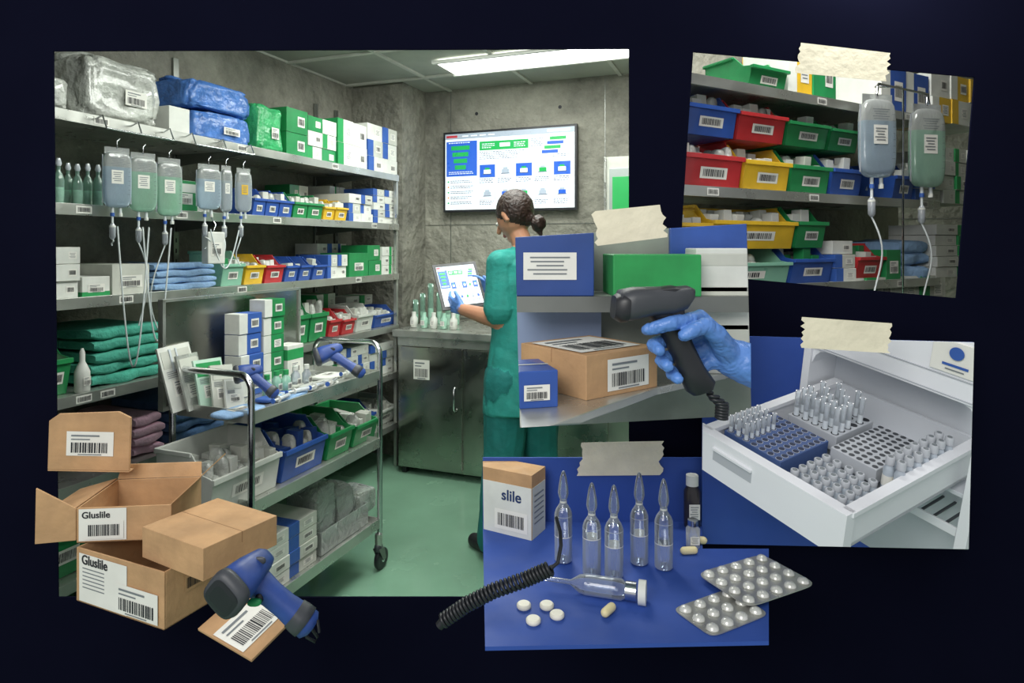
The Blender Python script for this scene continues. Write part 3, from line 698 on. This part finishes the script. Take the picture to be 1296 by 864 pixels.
# ================= niche shelf (upper right)
Q=[(834,20),(1275,20),(1275,430),(834,430)];NB=1.108
NZ=[1.806,1.542,1.299,1.03]
m=MB()
for z in NZ:
    m.box(-.3,2.2,NB,NB+.34,z-.01,z-.001,steel);m.box(-.3,2.2,NB-.006,NB+.004,z-.022,z+.003,steel)
for a in (.95,1.85): m.box(a,a+.02,NB+.32,NB+.34,.7,2.3,steeld)
for z,pxs in ((NZ[1],(902,1030,1170)),(NZ[0],(1040,1150)),(NZ[2],(1140,))):
    for px in pxs: m.label((N.a(px,NB-.006),NB-.0065,z-.01),(1,0,0),(0,0,1),(0,-1,0),.04,.018,txt=False)
clip(m.obj('shelving_unit',(0,0,0),N.ang),Q)
m=MB();m.box(-.5,2.6,NB+.35,NB+.39,.6,2.45,conc);clip(m.obj('wall_niche',(0,0,0),N.ang),Q)
def NI(k,z,x0,x1,py,name,**kw): return item(N,k,z+.0005,x0,x1,py,kw.pop('b',NB+.012),name,clipq=Q,bevel=.001,**kw)
z1_=NZ[1]
for x0,x1,py,c in ((866,940,172,red),(944,1000,183,yellow),(1004,1051,190,green),(1055,1092,195,blue),(1134,1158,206,blue)):
    NI(g_bin,z1_,x0,x1,py,'storage_bin',mat=c,fill=[white,offw],depth=.15)
zu=N.z(900,171,NB+.012)
for x0,x1,py,c in ((868,933,113,blue),(937,995,126,red),(999,1049,140,green),(1053,1088,150,green)):
    NI(g_bin,zu,x0,x1,py,'storage_bin',mat=c,fill=[white,offw],depth=.15)
NI(g_stack,z1_,1196,1240,188,'supply_box_stack',nx=3,nz=4,cols=WW,depth=.16)
NI(g_stack,z1_,1161,1195,206,'supply_box_stack',nx=2,nz=3,cols=WB,depth=.16)
z2=NZ[2]
for x0,x1,py,c in ((872,1000,316,clearg),(1005,1055,310,blue),(1087,1119,308,red)):
    NI(g_bin,z2,x0,x1,py,'storage_bin',mat=c,fill=[white,offw,green],depth=.16)
zl=N.z(950,315,NB+.012)
NI(g_bin,zl,904,1007,260,'storage_bin',mat=yellow,fill=[white],depth=.16)
NI(g_bin,zl+.002,1011,1046,262,'storage_bin',mat=green,fill=[white],depth=.15)
NI(g_bin,zl+.002,862,899,264,'storage_bin',mat=yellow,fill=[white],depth=.15)
NI(g_stack,z2,1058,1084,304,'supply_box_stack',nx=1,nz=3,cols=WB,depth=.14);NI(g_box,z2,1122,1140,316,'supply_box',body=green,depth=.12)
NI(g_cloth,z2,1143,1184,303,'folded_blue_cloths',mat=bcloth,n=3,depth=.18)
NI(g_stack,z2,1187,1240,284,'supply_box_stack',nx=2,nz=5,cols=WW,depth=.16)
NI(g_stack,NZ[0],1118,1180,88,'supply_box_stack',nx=2,nz=1,cols=[(blue,white)],depth=.16)
NI(g_stack,NZ[0],1182,1250,96,'supply_box_stack',nx=3,nz=2,cols=[(yellow,white),(white,yellow),(white,None)],depth=.16)
NI(g_stack,NZ[0],1000,1060,60,'supply_box_stack',nx=2,nz=1,cols=[(yellow,white),(green,None)],depth=.16);NI(g_bin,NZ[0],952,997,70,'storage_bin',mat=green,depth=.16)
NI(g_stack,NZ[3],1058,1200,350,'supply_box_stack',nx=4,nz=3,cols=WW,depth=.16)
NI(g_bin,NZ[3],900,1050,370,'storage_bin',mat=navy,depth=.16)
m=MB();b=NB-.05
a0=N.a(1112,b);a1=N.a(1174,b);zr=N.z(1140,112,b)
m.tube([(a0-.01,b,zr-.03),(a0,b,zr),(a1,b,zr),(a1+.01,b,zr-.03)],.0035,chrome);m.tube([(a0+.08,b,zr),(a0+.08,NB-.007,zr+.01)],.003,chrome);m.tube([(N.a(1143,b),b,zr),(N.a(1143,b),b,z2-.25)],.003,chrome)
clip(m.obj('iv_rail',(0,0,0),N.ang),Q)
for px,lq,w,h in ((1110,liqb,.110,.22),(1173,liqg,.115,.235)):
    iv_bag(Matrix.Translation(N.w(N.a(px,b),b,zr-.045))@Matrix.Rotation(N.ang-.3,4,'Z'),'iv_bag',lq,w,h,.26,None,.03,Q)
# ================= scanner close-up panel
QC=[(652,300),(945,283),(951,525),(658,541)]
cz=1.184
def flat(name,cor,y,mat,th=.004):
    m=MB();m.prism([P(a,b,y) for a,b in cor],(0,th,0),mat);return m.obj(name)
flat('backdrop_board',QC,1.2,blurbg)
m=MB();top=[PZ(640,545,cz),PZ(688,542,cz),PZ(832,490,cz),PZ(960,462,cz),PZ(960,455,cz),PZ(640,455,cz)]
m.prism([p-V((0,0,.012)) for p in top],(0,0,.012),steel);clip(m.obj('steel_countertop',bevel=.002),QC)
m=MB();z=1.318;m.box(0,.46,1.06,1.195,z-.012,z,steel);m.box(0,.46,1.055,1.065,z-.026,z,steeld);m.box(0,.16,1.15,1.19,z-.13,z-.02,M('under_shelf_blue',(140,156,188),.5));clip(m.obj('back_shelf'),QC)  # plain grey-blue block below the shelf at the left
def OI(k,z,x0,x1,py,b,name,q=QC,**kw): return item(O,k,z,x0,x1,py,b,name,clipq=q,bevel=.002,**kw)
o=OI(g_box,z,640,752,284,1.06,'supply_box',body=navy,depth=.1,lid=False,plain=True)
OI(g_box,z,776,888,322,1.05,'supply_box',body=M('soft_green',(40,150,78),.6,ns=.15),label=False,lid=False,depth=.12)
OI(g_box,z,848,960,262,1.18,'supply_box',body=blue,label=False,lid=False,depth=.012)
for k in range(3): OI(g_box,cz+.066*k,878 if k<2 else 881,960,458-48*(k+1),1.09,'supply_box',label=False,lid=False,depth=.07,band=offw)
m=g_box(.06,.09,.05,body=blue);clip(m.obj('supply_box',(.004,.85,cz),.25,.0015),QC)
def open_box(w,d,h,flaps,t=.003):
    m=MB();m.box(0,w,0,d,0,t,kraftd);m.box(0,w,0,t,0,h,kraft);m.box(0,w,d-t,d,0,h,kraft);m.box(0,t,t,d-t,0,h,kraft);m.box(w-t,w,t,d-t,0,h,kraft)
    for s,ang,ln in flaps:
        c=math.cos(ang)*ln;q=math.sin(ang)*ln
        if s=='l': m.prism([(0,0,h),(0,d,h),(-c,d-.004,h+q),(-c,.004,h+q)],(0,0,t),kraft)
        if s=='r': m.prism([(w,0,h),(w,d,h),(w+c,d-.004,h+q),(w+c,.004,h+q)],(0,0,t),kraft)
        if s=='b': m.prism([(0,d,h),(w,d,h),(w-.004,d+c,h+q),(.004,d+c,h+q)],(0,t,0),kraft)
        if s=='f': m.prism([(0,0,h),(w,0,h),(w-.004,-c,h+q),(.004,-c,h+q)],(0,-t,0),kraft)
    return m
def closed_box(w,d,h):
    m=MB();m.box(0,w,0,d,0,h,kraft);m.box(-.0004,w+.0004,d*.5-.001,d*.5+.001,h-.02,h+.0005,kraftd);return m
def RT(x,y,z,ang): return Matrix.Translation((x,y,z))@Matrix.Rotation(ang,4,'Z')
ang=math.atan2(.6,.8)
m=closed_box(.15,.15,.063);m.label((.085,-.0003,.03),(1,0,0),(0,0,1),(0,-1,0),.088,.046)
m.label((.07,.075,.0637),(1,0,0),(0,1,0),(0,0,1),.125,.115,bg=lab);ob=m.obj('cardboard_box',T=RT(.1041,.8995,cz,ang),bevel=.0015)
m=MB();y0=.93
def PP(px,py,dy=0): return P(px,py,y0+dy)
U=V((0,1,0))
def hr(px,py,dx,dz,a,bb,dy=0): return (PP(px,py,dy),U,V((dx,0,dz)),a,bb)
m.sloft([hr(779,387,.1,1,.016,.012),hr(782,386,.1,1,.030,.022),hr(800,384,.1,1,.033,.024),hr(825,381,.1,1,.031,.021),hr(850,380,.1,1,.028,.020),hr(868,376,.1,1,.024,.017),hr(877,372,.1,1,.012,.008)],dgrey,28,.65)
m.sloft([hr(776,388,.1,1,.026,.016),hr(784,388,.1,1,.034,.022),hr(793,388,.1,1,.033,.021)],black,28,.6)
m.sloft([hr(800,372,.1,1,.024,.006),hr(850,367,.1,1,.024,.007),hr(866,368,.1,1,.016,.004)],black,20,.7)
m.sloft([(PP(842,392),U,V((1,0,.3)),.020,.028),(PP(850,412),U,V((1,0,.35)),.017,.020),(PP(862,440),U,V((1,0,.35)),.0165,.018),(PP(875,468),U,V((1,0,.35)),.017,.019),(PP(886,488),U,V((1,0,.35)),.019,.022),(PP(889,495),U,V((1,0,.35)),.014,.016)],black,22,.75)
pts=[]
for i in range(90):
    t=i/89;c=PP(893+22*min(1,t*2.2)-2*t,492+4*min(1,t*3)+33*t,.0);a=t*2*math.pi*9
    pts.append(c+V((.0075*math.cos(a),.0075*math.sin(a),0))*min(1,t*4))
m.tube(pts,.0028,black,8)
so=m.obj('barcode_scanner')
hp=[]
wr=P(925,452,.958)
chain(hp,[P(975,470,.955),P(945,460,.956),wr],[.034,.031,.028],glove,1,None,20)
kn=[P(886,404,.957),P(896,420,.962),P(901,438,.962),P(903,455,.958)]
for k in kn: chain(hp,[wr,k],[.022,.0145],glove)
chain(hp,[P(905,428,.968),P(890,440,.968)],[.020,.018],glove)
chain(hp,[kn[0],P(874,405,.925),P(850,409,.905),P(832,414,.907),P(819,417,.912)],[.0130,.0112,.0102,.0092,.0082],glove)
chain(hp,[kn[1],P(864,428,.958),P(841,431,.944),P(827,436,.925),P(834,443,.908)],[.0130,.0114,.0106,.0098,.0086],glove)
chain(hp,[kn[2],P(874,448,.960),P(850,451,.946),P(837,456,.926),P(845,463,.909)],[.0125,.0110,.0102,.0094,.0084],glove)
chain(hp,[kn[3],P(884,466,.958),P(862,469,.945),P(850,473,.927),P(858,479,.912)],[.0115,.0100,.0092,.0084,.0076],glove)
chain(hp,[P(921,446,.945),P(907,424,.920),P(893,412,.908),P(877,418,.899),P(866,424,.898)],[.0185,.0150,.0118,.0102,.0085],glove)
gh=body('gloved_hand',hp,.0018,3,{glove:(.0018,60,1.)})
clip(gh,[(700,200),(949.5,200),(951,600),(700,600)])
# ================= ampoule panel
QE=[(611,579),(972,579),(973,811),(614,818)];az=.82
m=MB()
A_=lambda px,py:PZ(px,py,az)
m.prism([A_(614,818),A_(973,811),A_(973,694),A_(889,694),A_(889,660),A_(611,660)][::-1],(0,0,-.006),bluebg);m.obj('blue_tabletop')
yb=A_(700,660).y
flat('blue_backdrop_board',[(611,579),(889,579),(889,662),(611,662)],yb,bluebg)
def ampoule(m,T,h,r,lv=.34):
    zl=h*lv
    m.lathe([(r*.55,0),(r*.95,.003),(r,.006),(r,zl)],liq,T,28,cap=False)
    m.lathe([(r*.0,zl),(r*.98,zl)],glasse,T,28,cap=False)
    m.lathe([(r,zl),(r,h*.50),(r*.97,h*.54),(r*.8,h*.585),(r*.5,h*.63),(r*.34,h*.66),(r*.36,h*.68),(r*.52,h*.72),(r*.60,h*.76),(r*.52,h*.84),(r*.36,h*.93),(r*.2,h*.985),(r*.08,h)],glass,T,28,cap0=False)
    m.lathe([(r*.40,h*.655),(r*.40,h*.675)],white,T,14,cap=False)
    m.lathe([(r*1.01,h*.515),(r*1.01,h*.523)],glasse,T,28,cap=False)
    m.lathe([(r*1.005,zl-.0012),(r*1.005,zl)],lab,T,28,cap=False)
    m.lathe([(r*.2,.0005),(r*.97,.004)],glasse,T,28,cap=False)
for px,pt,pb,lv in ((713,602,713,.3),(749,617,730,.42),(777,620,733,.36),(809,604,716,.34),(840,612,722,.30)):
    c=A_(px,pb-3);h=(pb-pt)/F*c.y*1.03;m=MB();ampoule(m,None,h,.0165,lv);m.obj('glass_ampoule',c)
m=MB();p0=A_(690,745)+V((0,0,.018));p1=A_(822,765)+V((0,0,.018));d=(p1-p0);T=Matrix.Translation(p0)@d.to_track_quat('Z','Y').to_matrix().to_4x4();hL=d.length
m.lathe([(.004,0),(.004,hL*.25),(.014,hL*.34),(.0165,hL*.4)],glass,T,24,cap=False)
m.lathe([(.0165,hL*.4),(.0165,hL*.66)],liq,T,24,cap=False);m.lathe([(.0165,hL*.66),(.0165,hL*.74),(.012,hL*.78)],glass,T,24,cap=False)
m.lathe([(.0145,hL*.78),(.0145,hL*.88)],chrome,T,18);m.lathe([(.019,hL*.9),(.019,hL*.97)],white,T,18);m.obj('glass_vial')
for px,py in ((663,769),(692,769),(675,788),(705,781)):
    m=MB();m.lathe([(.0095,0),(.0115,.002),(.0115,.006),(.0095,.008)],pillm,n=20);m.obj('round_pill',A_(px,py))
for px,py,a in ((770,777,.9),(872,701,.1),(884,688,.0)):
    m=MB();m.rings(cap_rings((-.010,0,.007),(.010,0,.007),.007,.007),pilly);m.obj('capsule_pill',A_(px,py),a)
amb=M('amber_glass',(52,48,50),.1,alpha=.9)
for px,pb,h,r in ((877,692,.052,.0135),(876,666,.105,.017)):
    c=A_(px,pb);m=MB();cc=amb if pb<670 else glasse;m.lathe([(r*.9,0),(r,.003),(r,h*.7),(r*.6,h*.82),(r*.6,h)],cc,n=18);m.lathe([(r*.75,h*.82),(r*.75,h*1.02)],white if pb<670 else chrome,n=16);m.label((0,-r-.0005,h*.35),(1,0,0),(0,0,1),(0,-1,0),r*1.3,h*.3,code=False);m.obj('vial_bottle',c)
c=A_(673,684);m=MB();hh=.128;bl=.13;m.box(-bl,0,0,.062,0,hh,kraft);m.box(-bl,-.0005,-.001,0,.0,hh*.8,white);m.box(.0,.0008,.002,.060,.0,hh*.8,offw)
m.label((-.046,-.0012,.030),(1,0,0),(0,0,1),(0,-1,0),.075,.040,txt=False)
for k in range(6): m.rect((.0014,.03,hh*.66-.011*k),(0,1,0),(0,0,1),.042,.003,greyink)
ob=m.obj('cardboard_box',c,-.50,.001);clip(ob,QE)
txt('slile',.03,Matrix.Translation((-.068,-.0022,.070))@Matrix.Rotation(math.pi/2,4,'X'),M('navy_print',(24,50,100),.6),ob)
m=MB();ctl=[P(560,786,.93),P(590,765,.93),P(625,747,.93),P(665,733,.93),P(697,719,.93)];pts=[];NT=30
def bez(t):
    x=t*(len(ctl)-1);i=min(int(x),len(ctl)-2);u=x-i;return ctl[i].lerp(ctl[i+1],u)
for i in range(NT*12+1):
    t=i/(NT*12);c=bez(t);tg=(ctl[-1]-ctl[0]).normalized();u=V((0,1,0));w=tg.cross(u).normalized();a=t*NT*2*math.pi
    pts.append(c+(u*math.cos(a)+w*math.sin(a))*.0088)
m.tube(pts,.0027,black,7)
m.tube([P(697,719,.93),P(706,712,.935),P(710,690,.95),P(709,672,.97),P(704,655,1.0)],.0028,black);m.tube([P(556,792,.93),P(562,785,.93)],.007,black)
m.obj('coiled_cord')
def blister(name,c,ang,w,h,nx,ny,z):
    m=MB()
    m.sloft([((0,0,0),(1,0,0),(0,1,0),w/2,h/2),((0,0,.0015),(1,0,0),(0,1,0),w/2,h/2)],foil,48,.25)
    for i in range(nx):
        for j in range(ny):
            x=-w/2+w*(i+.5)/nx;y=-h/2+h*(j+.5)/ny
            m.lathe([(.0098,.0015),(.0085,.006),(.005,.0085),(.001,.0092)],M('blister_dome',(222,222,216),.2,metal=.25),n=14,c=(x,y,0))
            m.lathe([(.011,.0015),(.0112,.0022)],foil,n=14,c=(x,y,0))
    m.obj(name,T=RT(c[0],c[1],z,ang))
blister('blister_pack',(.417,1.098),.46,.158,.118,5,4,az+.011)
p=A_(912,775);blister('blister_pack',(p.x,p.y),.5,.125,.085,4,3,az+.001)
# ================= fridge panel
QD=[(890,424),(1233,433),(1226,695),(888,688)]
flat('blue_backdrop_board',QD,1.33,bluebg)
A=V((.3105,1.029,1.107));e1=V((.1238,-.2032,-.051)).normalized();e2=V((.2446,.143,.036));e2=(e2-e1*e2.dot(e1)).normalized();e3=e1.cross(e2)
FT=Matrix(((e1.x,e2.x,e3.x,A.x),(e1.y,e2.y,e3.y,A.y),(e1.z,e2.z,e3.z,A.z),(0,0,0,1)))
W=.2434;D=.2856
m=MB();fx0,fx1=-.028,W+.03
m.box(fx0,fx1,D-.01,D+.15,.078,.30,fridge)
m.box(fx0,-.014,D-.01,D+.15,-.30,.078,fridge);m.box(W+.014,fx1,D-.01,D+.15,-.30,.078,fridge)
for s,x in ((1,-.014),(-1,W+.014)): m.prism([(x,D-.004,.078),(x+s*.03,D-.004,.078),(x+s*.014,D-.004,.071),(x+s*.006,D-.004,.062),(x,D-.004,.045)],(0,.15,0),fridge)
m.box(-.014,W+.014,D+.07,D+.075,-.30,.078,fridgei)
m.box(fx0-.001,fx1,D-.012,D-.0095,.082,.0835,rackg);m.box(fx0-.001,fx1,D-.0125,D-.009,.112,.1135,rackg)
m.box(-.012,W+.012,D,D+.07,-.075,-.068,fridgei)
for k in range(14): m.box(-.005+k*.0185,-.001+k*.0185,D-.002,D+.07,-.13,-.127,dgrey)
m.box(-.012,W+.012,D-.004,D+.0,-.14,-.125,fridge)
m.box(W-.06,W+.01,D-.0135,D-.0095,.118,.168,lab);m.lathe([(.010,0),(.010,.001)],bluep,Matrix.Translation((W-.025,D-.0155,.152))@Matrix.Rotation(math.pi/2,4,'X'),24);m.rect((W-.025,D-.0150,.132),(1,0,0),(0,0,1),.036,.004,bluep);m.rect((W-.025,D-.0150,.125),(1,0,0),(0,0,1),.026,.002,greyink)
ob=m.obj('refrigerator',T=FT,bevel=.003);clip(ob,QD)
m=MB();t=.007;dh=.055
m.box(-.012,W+.004,-.012,t,-dh-.008,.004,fridge)
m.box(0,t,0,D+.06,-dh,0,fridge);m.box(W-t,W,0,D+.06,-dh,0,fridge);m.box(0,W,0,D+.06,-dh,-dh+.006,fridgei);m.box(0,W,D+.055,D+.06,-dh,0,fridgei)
m.box(-.006,t+.004,0,D+.06,-.003,.004,fridge);m.box(W-t-.003,W+.006,0,D+.06,-.003,.004,fridge)
m.box(W*.12,W*.42,-.0126,-.011,-.034,-.014,rackg);m.box(W*.12,W*.42,-.016,-.011,-.016,-.012,fridge)
ob=m.obj('refrigerator_drawer',T=FT,bevel=.003);clip(ob,QD)
tubeg=TG('tube_glass',(244,248,250),(236,242,248),.35,.95,.04,tl=.3)
def rack(name,x0,x1,y0,y1,z0,z1,nx,ny,mat,tubes,hole=ink,tl=.03):
    m=MB();m.box(x0,x1,y0,y1,z0,z1,mat)
    for i in range(nx):
        for j in range(ny):
            x=x0+(x1-x0)*(i+.5)/nx;y=y0+(y1-y0)*(j+.5)/ny;r=min((x1-x0)/nx,(y1-y0)/ny)*.36
            m.lathe([(r,z1),(r,z1+.0006)],hole,n=12,c=(x,y,0));m.lathe([(r*1.15,z1),(r*1.15,z1+.0003)],rackg,n=12,c=(x,y,0))
            if tubes(i,j):
                q=r*.72;m.lathe([(q,z1),(q,z1+tl*.35)],pglass,n=12,c=(x,y,0),cap=False)
                m.lathe([(q,z1+tl*.35),(q,z1+tl*.97),(q*1.15,z1+tl)],tubeg,n=12,c=(x,y,0),cap=False)
    m.obj(name,T=FT,bevel=.001)
dk=M('hole_navy',(34,44,72),.6)
rack('test_tube_rack',.012,.118,.03,.145,-.03,-.004,7,9,rackb,lambda i,j:j<6 and i<3,dk,.028)
rack('test_tube_rack',.03,.118,.165,.265,-.03,-.004,5,6,rackg,lambda i,j:(i+j)%2==0 or j<2,tl=.044)
rack('test_tube_rack',.128,.200 ,.135,.265,-.03,-.006,6,10,rackg,lambda i,j:False,dgrey)
vg=M('vial_glass',(176,186,196),.07,coat=1,ns=.15,sc=60)
def vials(name,x0,x1,y0,y1,nx,ny,h,z):
    m=MB()
    for i in range(nx):
        for j in range(ny):
            x=x0+(x1-x0)*(i+.5)/nx+random.uniform(-.001,.001);y=y0+(y1-y0)*(j+.5)/ny;r=.0075
            m.lathe([(r,z),(r,z+h*.66),(r*.6,z+h*.78)],vg,n=14,c=(x,y,0),cap=False);m.lathe([(r*1.01,z+h*.2),(r*1.01,z+h*.5)],lab,n=14,c=(x,y,0),cap=False);m.lathe([(r*.82,z+h*.80),(r*.82,z+h),(r*.7,z+h*1.02)],rackg,n=14,c=(x,y,0));m.lathe([(r*.45,z+h*1.02),(r*.45,z+h*1.02+.0006)],greyink,n=10,c=(x,y,0))
    m.obj(name,T=FT)
vials('vaccine_vials',.125,.235,.015,.125,6,6,.036,-.048)
vials('vaccine_vials',.206,.236,.13,.28,2,7,.055,-.034)
# ================= tapes
def tape(cor,y):
    c=[P(a,b,y) for a,b in cor];m=MB();n=10;lft=[];rgt=[]
    for i in range(n+1):
        t=i/n;j=random.uniform(-.004,.004)*y;k=random.uniform(-.004,.004)*y
        lft.append(c[0].lerp(c[3],t)+V((j,0,0)));rgt.append(c[1].lerp(c[2],t)+V((k,0,0)))
    m.prism(lft+rgt[::-1],(0,.0006,0),tapem);m.obj('masking_tape')
tape([(1014,54),(1127,67),(1121,103),(1008,92)],1.39)
tape([(751,267),(838,259),(843,300),(755,311)],1.03)
tape([(1018,401),(1128,409),(1124,447),(1013,440)],.93)
tape([(736,560),(838,558),(836,601),(733,602)],yb-.01)
# ================= cardboard boxes lower left
a1_=math.atan2(-.40,.917)
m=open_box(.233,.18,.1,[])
m.rect((.075,-.0012,.048),(1,0,0),(0,0,1),.13,.088,lab);m.label((.165,-.0016,.032),(1,0,0),(0,0,1),(0,-1,0),.11,.052)
for k in range(6): m.rect((.05,-.0016,.066-.007*k),(1,0,0),(0,0,1),.06,.002,greyink)
m.label((.2334,.06,.06),(0,1,0),(0,0,1),(1,0,0),.04,.03,bg=kraft,txt=False)
ob=m.obj('cardboard_box',T=RT(-.81,1.193,.742,a1_),bevel=.001)
txt('Gluslile',.024,Matrix.Translation((.018,-.0022,.074))@Matrix.Rotation(math.pi/2,4,'X'),ink,ob)
m=closed_box(.172,.152,.055);ob=m.obj('cardboard_box',T=RT(-.664,1.152,.8425,math.atan2(-.49,.87)),bevel=.0012)
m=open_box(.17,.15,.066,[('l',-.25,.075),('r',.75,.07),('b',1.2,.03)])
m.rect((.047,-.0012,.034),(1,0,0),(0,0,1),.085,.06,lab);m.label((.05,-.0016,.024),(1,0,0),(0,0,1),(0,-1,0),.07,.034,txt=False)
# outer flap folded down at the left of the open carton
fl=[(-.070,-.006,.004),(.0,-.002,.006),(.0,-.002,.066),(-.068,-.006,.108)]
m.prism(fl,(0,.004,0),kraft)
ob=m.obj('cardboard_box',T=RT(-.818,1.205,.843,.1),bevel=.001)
txt('Gluslile',.017,Matrix.Translation((.01,-.0022,.047))@Matrix.Rotation(math.pi/2,4,'X'),ink,ob)
m=MB();m.prism([(0,0,0),(.165,0,0),(.165,0,.11),(.14,0,.122),(.02,0,.115),(0,0,.10)],(0,.006,0),kraft);m.prism([(0,0,0),(.165,0,0),(.15,.05,-.01),(.01,.05,-.01)],(0,0,-.003),kraft)
m.label((.085,-.0004,.055),(1,0,0),(0,0,1),(0,-1,0),.095,.05)
T=Matrix.Translation(P(60,594,1.32))@Matrix.Rotation(.03,4,'Z')@Matrix.Rotation(.03,4,'Y')
m.obj('cardboard_box_lid',T=T,bevel=.001)
m=MB()
ux=(P(318,835,1.0)-P(250,795,1.06)).normalized();uz=(P(372,790,1.06)-P(318,835,1.0));uz=(uz-ux*uz.dot(ux)).normalized();nn=ux.cross(uz)
if nn.y>0: nn=-nn
c0=P(250,795,1.06);lx=(P(318,835,1.0)-c0).length;lz=.105
c4=[c0,c0+ux*lx,c0+ux*lx+uz*lz,c0+uz*lz]
m.prism(c4,-nn*.005,kraft)
T_c=c0+ux*lx*.55+uz*lz*.42+nn*.0004
m.label(T_c,uz,-ux,nn,.082,.072)
m.obj('padded_envelope',bevel=.001)
m=MB()
gun(m,P(286,752,.880),P(340,706,.965),P(322,734,.93),P(394,793,.93),.027,.018,scblue,dgrey)
m.sel(P(322,762,.905),(.010,.006,.005),.8,greenp,14,8)
m.tube([P(392,792,.93),P(402,806,.93),P(399,812,.93),P(388,806,.93),P(386,795,.93),P(394,783,.93),P(402,785,.93),P(404,800,.93)],.0022,black)
m.obj('barcode_scanner')
# ================= lights
def area(name,loc,tgt,size,en,col=(1,1,1),sy=None):
    ld=bpy.data.lights.new(name,'AREA');ld.energy=en;ld.color=col;ld.shape='RECTANGLE';ld.size=size;ld.size_y=sy or size
    o=bpy.data.objects.new(name,ld);bpy.context.collection.objects.link(o);o.location=loc
    o.rotation_euler=(V(tgt)-V(loc)).to_track_quat('-Z','Y').to_euler();return o
area('studio_softbox',(-.9,-1.1,2.6),(.1,1.4,1.1),1.4,48,(1,.985,.95))
area('room_fill_ceiling',L.w(2.2,1.0,2.46),L.w(2.3,1.4,0),.8,25,(.97,1,.94))  # extra fill light, out of view, added to brighten the room
area('room_fill_front',L.w(1.35,.95,2.42),L.w(2.0,2.15,1.5),.5,13,(.97,1,.95))  # added fill behind the display wall, lifts shelf fronts and IV bags
area('room_lamp_back',K.w(-1.2,3.0,2.46),K.w(-1.2,3.2,0),1.2,25,(.97,1,.94),.4)
area('niche_fill',(.72,1.44,2.25),(1.0,1.9,1.5),.4,15,(1,1,.96))  # unseen fill added inside the niche, which is dark without it
w=bpy.data.worlds.new('world');bpy.context.scene.world=w;w.use_nodes=True
bg=w.node_tree.nodes['Background'];bg.inputs[0].default_value=(.93,.96,1,1);bg.inputs[1].default_value=.52
cd=bpy.data.cameras.new('camera');co=bpy.data.objects.new('camera',cd);bpy.context.collection.objects.link(co)
co.location=(0,0,CZ);co.rotation_euler=(math.pi/2,0,0);cd.sensor_width=36;cd.lens=F/1296*36;cd.shift_y=-120/1296;cd.clip_start=.01
bpy.context.scene.camera=co
try: bpy.context.scene.view_settings.view_transform='Standard'
except Exception: pass
